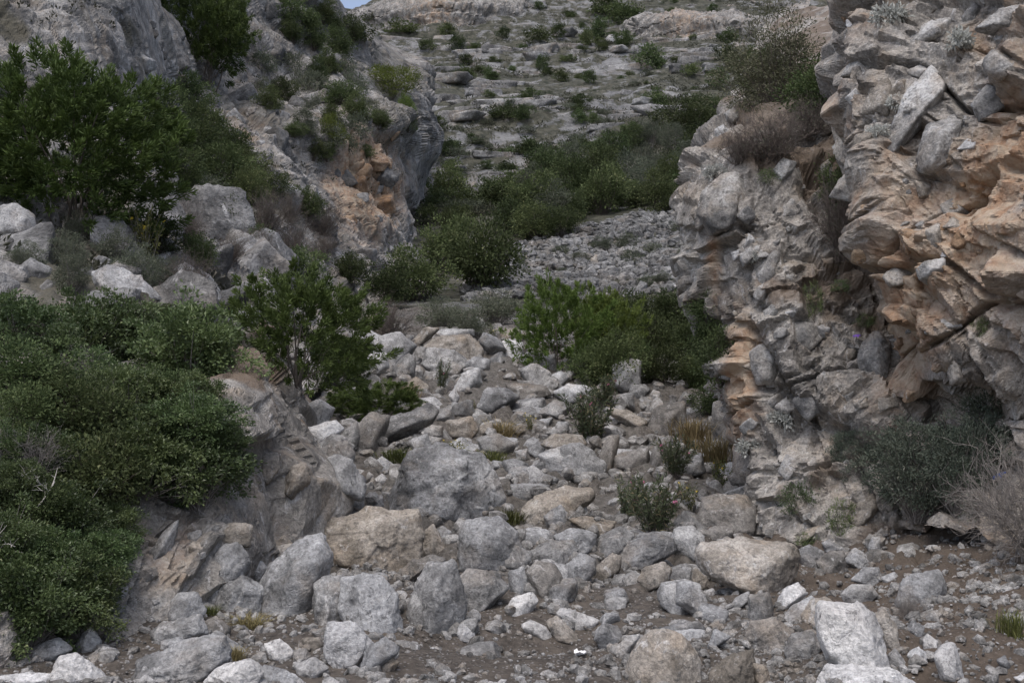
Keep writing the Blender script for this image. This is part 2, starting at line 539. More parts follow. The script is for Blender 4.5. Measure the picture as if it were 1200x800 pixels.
def gattr(V, n):
    rub = sstep(V[:, 1] + 0.8 * fbm(V * 0.9, 3, 21), 9.6, 12.0)
    warm = sstep(V[:, 0] + 0.3 * fbm(V * 1.3, 3, 22), 1.6, 2.6) * (1 - sstep(V[:, 1], 12, 14))
    return {'rubble': rub * (1 - warm * 0.6), 'warm': warm}
add_surface('stream_bed', G, gdisp, M['ground'], gattr)

# the far hillside
hc = [-500, 250, 380, 480, 560, 650, 750, 850, 960, 1300, 2000]
hr = [(34, [430] * 11),
      (45, [340, 345, 350, 353, 356, 352, 346, 336, 330, 325, 325]),
      (52, [300, 308, 314, 322, 326, 318, 309, 294, 285, 275, 275]),
      (60, [265, 272, 280, 287, 290, 281, 266, 246, 236, 230, 230]),
      (74, [235, 240, 245, 252, 250, 241, 226, 206, 196, 190, 190]),
      (95, [200, 205, 210, 215, 212, 203, 190, 172, 165, 160, 160]),
      (130, [140, 142, 146, 150, 150, 146, 138, 126, 118, 110, 110]),
      (172, [78, 80, 83, 87, 86, 84, 80, 74, 70, 66, 66]),
      (220, [38, 40, 42, 44, 42, 38, 36, 32, 28, 24, 24]),
      (262, [16, 16, 14, -6, -16, -22, -26, -30, -34, -40, -40]),
      (330, [26, 26, 22, 4, -20, -40, -50, -54, -60, -66, -66]),
      (420, [60, 60, 60, 40, 20, 0, -10, -14, -20, -20, -20])]
ctrl = [[(c, r[1][i], r[0]) for r in hr] for i, c in enumerate(hc)]
G = loft(ctrl, 108000)
def hdisp(V, n):
    V = V.copy()
    far = sstep(V[:, 1], 62, 84)
    V[:, 2] += (0.5 + 1.6 * far) * fbm(V * 0.06, 4, 40)
    # bedding: the limestone weathers into low ledges
    per = 3.0
    z = V[:, 2] + 0.10 * V[:, 0] * 0 + 1.5 * fbm(V * np.array([0.035, 0.035, 0.02]), 3, 41)
    f = z / per - np.floor(z / per)
    st = sstep(f, 0.62, 0.9) - f
    amt = far * np.clip(0.55 + 0.9 * fbm(V * 0.05, 3, 42), 0.05, 1.0)
    V[:, 2] += per * 0.75 * st * amt
    near = 1 - sstep(V[:, 1], 82, 96)
    d = rock_disp(V, [(4.2, 0.75), (1.9, 0.42), (0.9, 0.2)], 43, (0.55, 0.8, 1.5), None, 0.0, (0.3, 0.15), SP * 0.6)
    V += n * (d * (0.25 + 0.75 * far))[:, None]
    return V
add_surface('hillside', G, hdisp, M['hill'])

# left flank of the gorge: slope, upper cliff and the orange-faced spur behind it
lf = [
 [(-420, 760, 8), (-420, 480, 13), (-400, 320, 18), (-380, 150, 23), (-360, 0, 26), (-360, -260, 32), (-360, -380, 60)],
 [(-180, 660, 9.5), (-180, 450, 13.5), (-180, 300, 19), (-170, 150, 25), (-170, 0, 28), (-170, -240, 34), (-170, -340, 62)],
 [(0, 580, 11), (0, 410, 14.5), (0, 275, 20), (0, 165, 27), (0, 20, 29.5), (0, -210, 36), (0, -290, 65)],
 [(110, 570, 12), (110, 405, 15.5), (110, 280, 22), (115, 165, 30), (110, 20, 32), (105, -150, 38), (100, -230, 68)],
 [(190, 545, 13), (190, 400, 16.5), (188, 290, 24), (172, 170, 33), (158, 50, 35), (145, -130, 42), (140, -230, 72)],
 [(255, 520, 14), (250, 400, 19), (238, 300, 28), (222, 205, 40), (212, 90, 47), (205, -120, 58), (200, -220, 80)],
 [(320, 500, 16), (310, 400, 22.5), (300, 322, 32), (300, 215, 44), (300, 95, 53), (300, -60, 70), (300, -120, 95)],
 [(355, 470, 20), (355, 400, 26.5), (360, 335, 38), (366, 235, 49), (370, 105, 58), (360, -2, 78), (362, 0, 110)],
 [(390, 440, 24), (400, 390, 32), (420, 335, 46), (432, 225, 53.5), (440, 120, 60), (428, 50, 85), (430, 45, 115)],
 [(420, 412, 30), (440, 378, 38), (474, 325, 51), (484, 225, 57), (482, 135, 64), (472, 82, 88), (475, 70, 118)],
 [(445, 395, 40), (465, 365, 52), (494, 320, 63), (497, 230, 69), (494, 150, 76), (486, 100, 98), (490, 80, 125)],
 [(460, 390, 56), (480, 355, 70), (505, 300, 84), (508, 230, 92), (505, 165, 98), (500, 120, 115), (500, 90, 140)]]
G = loft(lf, 200000)
def ldisp(V, n):
    dep = V[:, 1]
    V = V.copy()
    fr = sstep(dep, 36, 52)
    V[:, 0] += fr * 2.0 * fbm(V * np.array([0.12, 0.12, 0.22]), 2, 58)
    V[:, 1] += fr * 2.6 * fbm(V * np.array([0.14, 0.10, 0.12]) + 9, 2, 59)
    cliff = sstep(-n[:, 1] * 1.0, 0.35, 0.75)
    rt = np.array([[0.9, 0, 0.43], [0, 1, 0], [-0.43, 0, 0.9]])
    d1 = rock_disp(V, [(4.2, 0.95), (1.7, 0.5), (0.7, 0.24), (0.3, 0.08)], 50, (1.1, 1, 0.7), rt, 0.9, (0.22, 0.4), SP * 0.55)
    d2 = rock_disp(V, [(1.1, 0.3), (0.42, 0.11)], 53, (1, 1, 1), rt, 0.6, (0.5, 0.15), SP * 0.8)
    far = sstep(dep, 22, 34)
    smooth_cliff = (1 - sstep(np.hypot(V[:, 0] + 12.2, (V[:, 1] - 32) * 0.7), 5, 8)) * sstep(V[:, 2], 8, 10)
    amp = 1 - 0.55 * smooth_cliff
    return V + n * ((d1 * (0.2 + 0.8 * far) * (0.3 + 0.7 * cliff) + d2 * (1 - 0.5 * far)) * amp)[:, None]
def lattr(V, n):
    x, y, f = proj(V)
    b = np.exp(-(((x - 430) / 55) ** 2 + ((y - 215) / 75) ** 2)) * 0.95 + 0.5 * np.exp(-(((x - 285) / 45) ** 2 + ((y - 150) / 40) ** 2))
    b = b * sstep(V[:, 1], 35, 42)
    soil = sstep(fbm(V * 0.35, 4, 57) + 0.9 * (n[:, 2] - 0.55), 0.1, 0.5) * (0.85 - 0.5 * sstep(V[:, 1], 34, 46))
    return {'warm': b, 'soil': soil}
add_surface('left_flank', G, ldisp, M['flank'], lattr)

# low outcrop at the foot of the left bank
lo = [
 [(-360, 1020, 6.3), (-360, 830, 6.6), (-360, 660, 7.2), (-350, 520, 8.2), (-330, 420, 11), (-330, 360, 14)],
 [(-150, 950, 6.9), (-150, 800, 7.1), (-150, 660, 7.6), (-150, 530, 8.5), (-150, 425, 11), (-150, 370, 14)],
 [(0, 900, 7.3), (0, 775, 7.6), (0, 660, 8.0), (5, 540, 8.8), (5, 440, 11), (0, 390, 14)],
 [(140, 845, 8.3), (140, 725, 8.7), (148, 645, 9.1), (160, 550, 9.7), (170, 460, 12), (170, 410, 15)],
 [(240, 820, 9.0), (240, 700, 9.4), (246, 600, 9.8), (252, 478, 10.5), (252, 428, 12.3), (248, 398, 16)],
 [(305, 770, 10.2), (312, 650, 10.6), (320, 555, 10.9), (315, 448, 11.6), (300, 420, 13.4), (288, 398, 17)],
 [(380, 720, 11.9), (386, 600, 12.2), (384, 555, 12.4), (345, 470, 12.9), (330, 432, 14.5), (302, 402, 18)],
 [(388, 670, 14), (388, 562, 14.5), (380, 530, 15), (348, 462, 15.5), (332, 432, 17), (312, 402, 20)],
 [(355, 610, 18), (362, 505, 18.5), (358, 480, 19), (342, 440, 20), (330, 420, 21), (310, 392, 23)]]
G = loft(lo, 66000)
def odisp(V, n):
    rt = np.array([[0.82, 0, -0.57], [0, 1, 0], [0.57, 0, 0.82]])
    d = rock_disp(V, [(1.1, 0.25), (0.42, 0.085), (0.15, 0.03)], 60, (1.5, 1, 0.7), rt, 0.75, (1.1, 0.10), SP)
    x, y, f = proj(V)
    calm = np.exp(-(((x - 315) / 50) ** 2 + ((y - 485) / 45) ** 2))
    return V + n * (d * (1 - 0.65 * calm))[:, None]
def oattr(V, n):
    x, y, f = proj(V)
    b = 0.2 + 0.3 * np.exp(-(((x - 215) / 40) ** 2 + ((y - 660) / 60) ** 2)) + 0.15 * np.exp(-(((x - 340) / 50) ** 2 + ((y - 560) / 70) ** 2))
    soil = sstep(fbm(V * 1.3, 4, 67) + 1.2 * (n[:, 2] - 0.6), 0.15, 0.5) * 0.8
    return {'warm': b, 'soil': soil}
add_surface('left_outcrop', G, odisp, M['outcrop'], oattr)

# right side: pale buttress and, in front of it, the orange crag
rb = [
 [(900, 560, 30), (900, 450, 30), (895, 350, 30), (890, 260, 30), (900, 190, 31), (930, 60, 40), (950, 0, 60)],
 [(890, 590, 20), (880, 490, 20), (868, 400, 20), (850, 300, 19.5), (850, 215, 19.5), (890, 90, 27), (920, 10, 50)],
 [(884, 620, 15.2), (874, 500, 15.2), (850, 410, 15.2), (832, 310, 15.2), (828, 225, 15.4), (868, 105, 22), (905, 20, 45)],
 [(888, 650, 13.2), (878, 525, 13.3), (838, 405, 13.9), (824, 305, 14.0), (826, 222, 14.4), (862, 125, 19.5), (900, 30, 40)],
 [(920, 660, 12.2), (905, 525, 12.6), (888, 405, 12.9), (878, 300, 13.2), (872, 198, 13.9), (886, 128, 18), (920, 20, 38)],
 [(980, 650, 11.8), (975, 525, 12.2), (968, 405, 12.6), (958, 300, 13.0), (948, 188, 13.9), (930, 112, 17), (960, 10, 36)],
 [(1050, 650, 11.3), (1050, 525, 11.8), (1050, 405, 12.5), (1040, 300, 13.2), (1022, 205, 14.2), (1000, 95, 17), (1020, 0, 34)],
 [(1200, 650, 11.3), (1200, 525, 12.0), (1200, 400, 13), (1190, 300, 14), (1160, 200, 15), (1120, 60, 18), (1140, -40, 34)],
 [(1500, 650, 11.3), (1500, 525, 12.0), (1500, 400, 13), (1490, 300, 14), (1460, 200, 15), (1420, 60, 18), (1440, -40, 34)]]
G = loft(rb, 108000)
def bdisp(V, n):
    rt = np.array([[0.94, 0, 0.34], [0, 1, 0], [-0.34, 0, 0.94]])
    d = rock_disp(V, [(1.3, 0.22), (0.48, 0.16), (0.19, 0.075), (0.085, 0.026)], 70, (1, 1, 1), rt, 0.7, (0.9, 0.14), SP)
    return V + n * d[:, None]
def battr(V, n):
    x, y, f = proj(V)
    b = 0.55 * np.exp(-(((x - 865) / 22) ** 2 + ((y - 440) / 90) ** 2)) + 0.4 * np.exp(-(((x - 835) / 12) ** 2 + ((y - 300) / 40) ** 2)) + 0.3 * np.exp(-(((x - 1040) / 60) ** 2 + ((y - 480) / 60) ** 2)) + 0.22
    soil = sstep(fbm(V * 1.1, 4, 77) + 1.0 * (n[:, 2] - 0.55), 0.2, 0.6) * 0.7
    return {'warm': b, 'soil': soil}
add_surface('right_buttress', G, bdisp, M['crag'], battr)

rc = [
 [(1075, 600, 15), (1070, 480, 15), (1058, 400, 15), (1050, 270, 15.5), (1015, 110, 16), (1025, 0, 17), (1050, -220, 20), (1060, -260, 32)],
 [(1068, 610, 12.6), (1066, 480, 12.8), (1044, 398, 12.4), (1036, 272, 12.5), (992, 108, 13), (1006, 0, 13.8), (1035, -220, 16), (1050, -260, 30)],
 [(1072, 620, 11.9), (1072, 478, 12.2), (1042, 402, 11.4), (1034, 275, 11.4), (990, 110, 11.9), (1005, 0, 12.6), (1035, -220, 14.6), (1050, -260, 28)],
 [(1105, 630, 11.2), (1102, 474, 11.9), (1096, 418, 10.8), (1090, 280, 10.9), (1060, 110, 11.4), (1062, 0, 11.9), (1082, -220, 13.5), (1090, -260, 27)],
 [(1150, 640, 10.7), (1150, 490, 11.4), (1150, 432, 10.6), (1150, 280, 10.5), (1135, 110, 10.9), (1132, 0, 11.3), (1140, -220, 12.6), (1150, -260, 26)],
 [(1205, 655, 10.3), (1205, 490, 10.8), (1205, 430, 10.2), (1205, 280, 10.0), (1205, 110, 10.3), (1205, 0, 10.7), (1210, -220, 11.8), (1220, -260, 25)],
 [(1400, 720, 8.8), (1400, 500, 9.1), (1400, 430, 8.7), (1400, 280, 8.5), (1400, 110, 8.8), (1400, 0, 9.2), (1400, -220, 10.2), (1420, -260, 22)],
 [(1800, 800, 6.6), (1800, 500, 6.9), (1800, 430, 6.6), (1800, 280, 6.4), (1800, 110, 6.6), (1800, 0, 7), (1800, -220, 8), (1800, -260, 18)]]
rc = [col[:6] + [tuple(0.75 * p + 0.25 * q for p, q in zip(col[5], col[6]))] + col[6:] for col in rc]
G = loft(rc, 125000)
def cdisp(V, n):
    rt = np.array([[0.77, 0, 0.64], [0, 1, 0], [-0.64, 0, 0.77]])
    d = rock_disp(V, [(1.5, 0.28), (0.6, 0.17), (0.22, 0.075), (0.09, 0.025)], 80, (1.3, 1, 0.75), rt, 0.8, (0.8, 0.12), SP)
    return V + n * d[:, None]
def cattr(V, n):
    x, y, f = proj(V)
    b = 0.43 + 0.38 * np.exp(-(((x - 1060) / 45) ** 2 + ((y - 330) / 110) ** 2)) + 0.4 * np.exp(-(((x - 1150) / 45) ** 2 + ((y - 250) / 70) ** 2)) + 0.25 * np.exp(-(((x - 1180) / 40) ** 2 + ((y - 170) / 60) ** 2))
    b -= 0.25 * np.exp(-(((x - 1075) / 60) ** 2 + ((y - 80) / 90) ** 2))
    return {'warm': b, 'soil': 0 * x}
add_surface('right_crag', G, cdisp, M['crag'], cattr)

bpy.context.view_layer.update()
_dg = bpy.context.evaluated_depsgraph_get()
for nm in GRID:
    BVH[nm] = BVHTree.FromObject(bpy.data.objects[nm], _dg)

def cast(px, py, only=None):
    """first terrain surface seen at a pixel: (point, normal, surface)"""
    r = Vector(ray(px, py)).normalized()
    best = None
    for nm, t in BVH.items():
        if only and nm not in only: continue
        h = t.ray_cast(Vector(EYE), r, 600)
        if h[0] is not None and (best is None or h[3] < best[3]):
            best = (h[0], h[1], nm, h[3])
    return best

def drop(x, y, only=('stream_bed',), ztop=200):
    best = None
    for nm in only:
        h = BVH[nm].ray_cast(Vector((x, y, ztop)), Vector((0, 0, -1)), 400)
        if h[0] is not None and (best is None or h[0].z > best[0].z): best = h
    return best
# ------------------------------------------------------------------ rocks
ICO = {}
def ico(sub):
    if sub not in ICO:
        bm = bmesh.new()
        bmesh.ops.create_icosphere(bm, subdivisions=sub, radius=1.0)
        bm.verts.ensure_lookup_table()
        V = np.array([v.co[:] for v in bm.verts])
        V /= np.linalg.norm(V, axis=1, keepdims=True)
        F = np.array([[v.index for v in f.verts] for f in bm.faces])
        bm.free()
        ICO[sub] = (V, F)
    return ICO[sub]

def hull2(pts):
    pts = sorted(map(tuple, pts))
    def half(ps):
        h = []
        for p in ps:
            while len(h) >= 2 and (h[-1][0] - h[-2][0]) * (p[1] - h[-2][1]) - (h[-1][1] - h[-2][1]) * (p[0] - h[-2][0]) <= 0: h.pop()
            h.append(p)
        return h[:-1]
    return half(pts) + half(pts[::-1])

def rock_shape(dirs, planes, axes, power, seed, rough=1.0):
    """dirs on the unit sphere -> surface of a rounded, chipped, convex polyhedron with half axes `axes`"""
    n = np.array([p[0] for p in planes]); h = np.array([p[1] for p in planes])
    s = np.clip(dirs @ n.T / h[None, :], 0, None)
    r = (s ** power).sum(1) ** (-1.0 / power)
    V = dirs * np.minimum(r, 1.6)[:, None]
    ax = np.array(axes)
    W = V * ax
    sz = float(ax.mean())
    so = seed * 3.17
    q = W / sz
    a1, a2, hh, pl = worley(q * 1.5 + so, seed)
    d = 0.055 * ((hh - 0.5) * 1.0 * sstep(a2 - a1, 0, 0.2) + pl * 1.1)
    a1, a2, hh, pl = worley(q * 4.2 + so, seed + 3)
    d += 0.018 * ((hh - 0.5) * 1.2 + pl * 1.1) - 0.012 * np.exp(-((a2 - a1) / 0.07) ** 2)
    d += 0.06 * np.maximum(blocks(q * 1.9 + so, seed + 9), -0.5) + 0.018 * fbm(q * 1.3 + so, 3, seed + 5) + 0.012 * fbm(q * 7 + so, 3, seed + 6, 0.6)
    return W + dirs * (d * sz * rough)[:, None]

def random_planes(r, n=11, flat=0.0):
    pl = []
    for k in range(n):
        v = r.normal(size=3); v /= np.linalg.norm(v)
        pl.append((v, r.uniform(0.72, 1.0)))
    for a in range(3):
        for s in (-1, 1):
            v = r.normal(size=3) * 0.18; v[a] = s
            pl.append((v / np.linalg.norm(v), r.uniform(0.85, 1.0)))
    return pl

def outline_rock(name, pts, mat, only=None, seed=0, power=20, depth=None, thick=None, sink=0.14, parent=None, embed=0.32, maxsub=6, rough=1.0):
    """a rock whose outline the photograph shows; it stands on the terrain where its foot is seen"""
    r = np.random.default_rng(seed + 1000)
    pts = np.array(pts, float)
    if not parent: pts = pts.mean(0) + (pts - pts.mean(0)) * (1.16 if pts[:, 1].mean() < 560 else 1.06)
    x0, y0 = pts.min(0); x1, y1 = pts.max(0)
    cx, cy = (x0 + x1) / 2, (y0 + y1) / 2
    low = pts[pts[:, 1] > y1 - 0.25 * (y1 - y0)]
    if depth is None:
        fy = y1 - 0.08 * (y1 - y0) if not parent else cy
        hit = cast(low[:, 0].mean() if not parent else cx, fy, only)
        if hit is None: return None
        depth = hit[0].y
    wpx, hpx = x1 - x0, y1 - y0
    m = depth / FPX
    th = thick if thick is not None else 0.95 * math.sqrt(wpx * hpx) * m * r.uniform(0.85, 1.1)
    dc = depth + embed * th
    pts[:, 1] = np.where(pts[:, 1] > y1 - 0.3 * hpx, pts[:, 1] + sink * hpx, pts[:, 1])
    x0, y0 = pts.min(0); x1, y1 = pts.max(0)
    cx, cy = (x0 + x1) / 2, (y0 + y1) / 2
    a, c, b = (x1 - x0) / 2 * dc / FPX, (y1 - y0) / 2 * dc / FPX, th / 2
    q = np.stack([(pts[:, 0] - cx) / ((x1 - x0) / 2), -(pts[:, 1] - cy) / ((y1 - y0) / 2)], 1)
    hl = hull2(q)
    planes = []
    for i in range(len(hl)):
        p, p2 = np.array(hl[i]), np.array(hl[(i + 1) % len(hl)])
        e = p2 - p
        if np.linalg.norm(e) < 0.08: continue
        nn = np.array([e[1], -e[0]]) / np.linalg.norm(e)
        h = float(nn @ p)
        if h < 0: nn, h = -nn, -h
        h = max(h, 0.12) * 1.03
        t1 = r.uniform(0.35, 0.9) if nn[1] > 0.3 else r.uniform(0.05, 0.5)
        t2 = r.uniform(0.1, 0.5)
        for ty in (-t1, t2):
            v = np.array([nn[0], ty, nn[1]]); L = np.linalg.norm(v)
            planes.append((v / L, h / L))
    fr = [(r.uniform(-0.35, 0.35), -1.0, r.uniform(0.0, 0.5)), (r.uniform(-0.9, -0.4), -1.0, r.uniform(-0.3, 0.4)), (r.uniform(0.4, 0.9), -1.0, r.uniform(-0.3, 0.4)),
          (r.uniform(-0.3, 0.3), 1.0, 0.2), (-0.6, 1.0, 0.0), (0.6, 1.0, 0.3)]
    for v in fr:
        v = np.array(v); planes.append((v / np.linalg.norm(v), r.uniform(0.72, 0.98)))
    big = max(wpx, hpx)
    sub = 6 if big > 118 else 5 if big > 58 else 4 if big > 18 else 3
    sub = min(sub, maxsub)
    D, F = ico(sub)
    V = rock_shape(D, planes, (a, b, c), power, seed % 997, rough)
    me = mesh_np(name, V, F, [mat])
    o = link(name, me, parent=parent)
    o.location = P(cx, cy, dc)
    return o

def zoomed(x0, y0, text, s=2.9625):
    out = []
    for ln in text.strip().splitlines():
        head, _, tail = ln.partition(':')
        v = [float(t) for t in tail.replace(',', ' ').split()]
        out.append((head.strip().split(), [(x0 + v[i] / s, y0 + v[i + 1] / s) for i in range(0, len(v), 2)]))
    return out

M['white'] = rock_material('fresh_white_limestone', vary=0.08, dark=(0.30, 0.30, 0.30), mid=(0.50, 0.50, 0.50), pale=(0.62, 0.62, 0.615), tan_amt=0.12)
M['tanrock'] = rock_material('tan_limestone', vary=0.12, dark=(0.15, 0.135, 0.115), mid=(0.29, 0.265, 0.232), pale=(0.44, 0.415, 0.38), tan_amt=0.6)
M['darkrock'] = rock_material('dark_weathered_limestone', vary=0.12, dark=(0.10, 0.097, 0.092), mid=(0.20, 0.19, 0.178), pale=(0.29, 0.28, 0.265), tan_amt=0.4)
MK = {'b': 'boulder', 'w': 'white', 't': 'tanrock', 'd': 'darkrock'}

# outlines of single rocks: id, colour key, roundness -> corner points
ROCKS = []
ROCKS += zoomed(0, 530, '''
c1 b: 530 620 560 600 690 562 718 630 640 665 540 672
c2 b: 470 760 490 720 660 650 770 640 795 710 740 760 640 805 450 805
c3 w: 175 770 210 710 270 702 370 780 370 815 180 815
c4 w: 0 775 100 765 180 770 185 815 0 815
c5 w: 700 790 760 745 880 720 912 760 880 815 690 815
c6 b: 880 805 920 740 1000 760 1075 800 1070 815 890 815
c7 b: 910 470 935 400 1040 310 1110 295 1150 360 1110 440 1090 560 1000 575 920 550
c8 b: 1090 460 1120 440 1190 432 1205 520 1200 590 1110 598 1092 540
c10 b: 565 540 620 490 680 485 712 545 690 575 580 585
c11 d: 705 590 750 570 800 610 790 640 720 625
c12 b: 720 640 760 625 870 690 850 705 780 695
c13 w: 920 665 970 648 1020 690 1010 722 940 712
c14 w: 1025 735 1090 712 1140 745 1100 782 1040 778
c15 t: 1050 645 1110 640 1120 670 1085 692 1055 678
c16 d: 1020 690 1060 680 1080 710 1050 737 1020 722
c17 b: 350 490 400 450 440 470 435 535 390 548 355 522
c19 b: 715 370 760 330 820 318 862 380 840 430 770 520 720 520 700 430
c19b b: 770 470 840 430 910 470 912 540 820 555 740 530
c21 b: 860 390 900 370 925 400 900 442 865 432
c22 t: 930 335 1000 318 1060 325 1000 358 940 362
c25 b: 268 655 310 610 350 650 335 695 270 695
c26 b: 90 685 200 640 247 680 200 715 110 722
c28 b: 560 655 620 640 655 660 600 690 560 685
c29 w: 330 690 355 672 400 680 395 700 350 705
''')
ROCKS += zoomed(400, 530, '''
d1 t: -115 300 -40 240 60 210 255 205 275 280 265 380 200 415 90 395 -20 372 -100 335
d2 b: 0 445 70 425 140 440 185 490 208 590 130 618 40 612 -2 540
d3 b: 235 540 265 450 300 390 380 385 410 440 405 480 432 540 410 592 320 632 240 575
d4 b r: 405 320 425 240 520 222 600 270 630 330 620 390 560 418 460 405 410 380
d5 b: 400 455 440 410 540 420 578 470 520 505 480 552 430 555 420 490
d6 w: 565 540 600 505 660 487 680 515 660 548 590 562
d7 b: 583 412 630 400 650 450 640 492 600 492 583 455
d8 d: 645 420 680 380 740 390 765 440 750 502 700 507 660 462
d9 b: 650 345 720 312 800 305 822 340 790 387 690 392 650 378
d10 b: 770 400 830 352 880 375 880 420 820 467 785 462
d11 t: 880 400 940 350 970 360 965 412 910 452 885 432
d12 b: 945 360 1000 310 1080 285 1150 300 1165 340 1090 372 1020 402 960 392
d13 b: 870 330 900 290 970 258 1015 290 960 342 890 367
d14 b: 740 290 800 262 885 285 880 322 830 352 760 312
d15 b: 600 275 660 260 720 275 730 310 650 327 620 312
d16 t: 1030 440 1060 400 1120 378 1145 410 1130 457 1060 477
d17 b: 1100 490 1120 455 1190 445 1240 460 1245 560 1170 565 1110 522
d18 b: 1140 400 1200 385 1230 420 1190 452 1140 442
d19 t r: 985 765 1000 700 1050 640 1110 612 1185 640 1240 720 1252 815 985 815
d20 b: 940 690 990 640 1040 632 1010 682 980 717
d21 w: 750 560 770 540 890 580 870 612 800 612
d22 t: 715 590 750 570 820 630 810 662 750 642
d23 w: 630 600 660 585 710 605 735 640 690 652 640 622
d24 w: 390 610 420 595 462 625 455 657 410 642
d25 w: -45 592 50 595 110 660 60 722 0 748 -60 690
d26 b: 65 742 90 670 150 645 200 680 190 702 130 717 90 762
d27 t: 130 730 170 708 200 725 180 752 130 757
d28 b: 145 185 190 100 235 0 330 -20 480 10 555 140 530 217 430 232 280 222 160 202
d29 b: -62 20 0 40 75 90 75 172 20 162 -62 90
d30 b: -62 120 0 155 90 215 60 232 -62 237
d31 d: 190 422 240 380 310 360 360 375 300 412 230 452
d32 t: 275 290 320 250 372 332 360 352 280 347
d33 t: 285 332 315 308 345 335 325 360 295 354
d34 t: 630 200 680 150 770 120 860 130 870 162 800 212 740 232 650 242
d35 b: 705 222 760 180 800 232 770 262 720 242
d36 w: 620 62 670 50 740 95 700 112 630 102
d37 b: 590 112 650 105 720 115 690 162 600 162
d38 t: 790 232 850 222 950 240 930 287 860 282
d39 b: 700 12 800 -20 860 10 910 92 840 97 740 72
d40 d: 945 12 1060 -15 1062 40 1000 57 950 42
d41 b: 960 192 1000 148 1015 202 1000 242 960 232
d42 b: 1010 272 1080 258 1110 280 1060 297
d43 b: 1150 287 1200 270 1240 290 1220 342 1160 332
d44 b: 90 160 140 150 150 185 100 200
''')
ROCKS += zoomed(800, 530, '''
e1 t r: 40 360 60 320 130 300 250 315 385 318 405 360 395 432 330 492 250 472 170 432 70 412
e2 w: 470 590 490 530 620 535 665 570 690 640 712 760 690 792 600 787 540 722 480 662
e3 t: 665 572 700 545 740 600 745 662 720 682 690 642
e4 b r: 743 492 780 430 890 408 915 470 890 502 800 527 745 522
e5 d: 215 652 240 590 320 578 380 620 360 662 290 697 225 692
e6 b: 355 692 380 630 450 625 485 665 450 712 400 722 370 717
e7 b: 320 592 370 540 440 505 470 530 440 582 400 592
e8 t: 415 562 450 510 500 502 530 530 480 547 470 592 430 597
e9 b: 230 562 232 500 300 487 315 540 300 577 250 590
e10 w: 322 522 350 475 400 453 432 490 400 517 340 547
e11 t: 32 442 45 400 80 430 105 465 60 480
e12 b: 155 552 180 510 230 480 228 522 180 554
e13 b: 395 347 440 320 490 345 470 402 420 397
e14 d: 465 377 510 345 560 345 563 402 540 422 480 417
e15 b: 565 377 600 330 655 370 660 397 600 402
e16 b: 645 322 660 295 685 295 675 357 650 357
e17 b: 585 442 630 400 680 400 685 442 640 462
e18 b: 553 492 590 460 650 462 675 490 640 512 570 522
e19 b: 690 432 735 415 750 435 700 457
e20 b: 485 312 520 300 565 320 560 342 500 347
e21 d: 75 277 110 255 170 260 180 290 130 307 85 307
e22 d: 175 282 205 280 240 315 190 320
e23 b: -25 262 40 258 75 300 60 342 20 367 -40 322
e24 d: 55 237 75 165 130 150 220 155 250 190 250 282 160 282 70 262
e25 t: 570 212 600 180 665 140 690 190 630 242 595 252
e26 t: 395 167 420 160 440 190 430 242 400 217
e27 t: 390 297 430 265 475 255 470 277 410 307
e28 b: 775 612 800 585 838 605 830 637 795 637
e29 w: 835 652 850 630 885 655 870 682 840 677
e30 w: 875 702 910 668 945 665 960 710 975 787 930 792 895 772
e31 b: 780 702 820 675 850 700 840 732 800 722
e32 w: 715 702 740 680 785 735 760 742 720 727
e33 t: 80 812 100 760 180 700 245 685 255 790 252 815
e34 t: 245 732 290 740 305 790 260 807
e35 b: 80 692 110 615 170 640 130 667
e36 w: 460 815 510 738 720 750 820 800 815 815
e37 b: -15 457 30 450 80 510 115 572 90 582 30 532 -20 522
e38 b: 0 397 30 400 28 442 0 452
e39 b: 1090 720 1120 705 1140 740 1120 755
e40 w: 1150 780 1185 772 1205 790 1180 805
''')
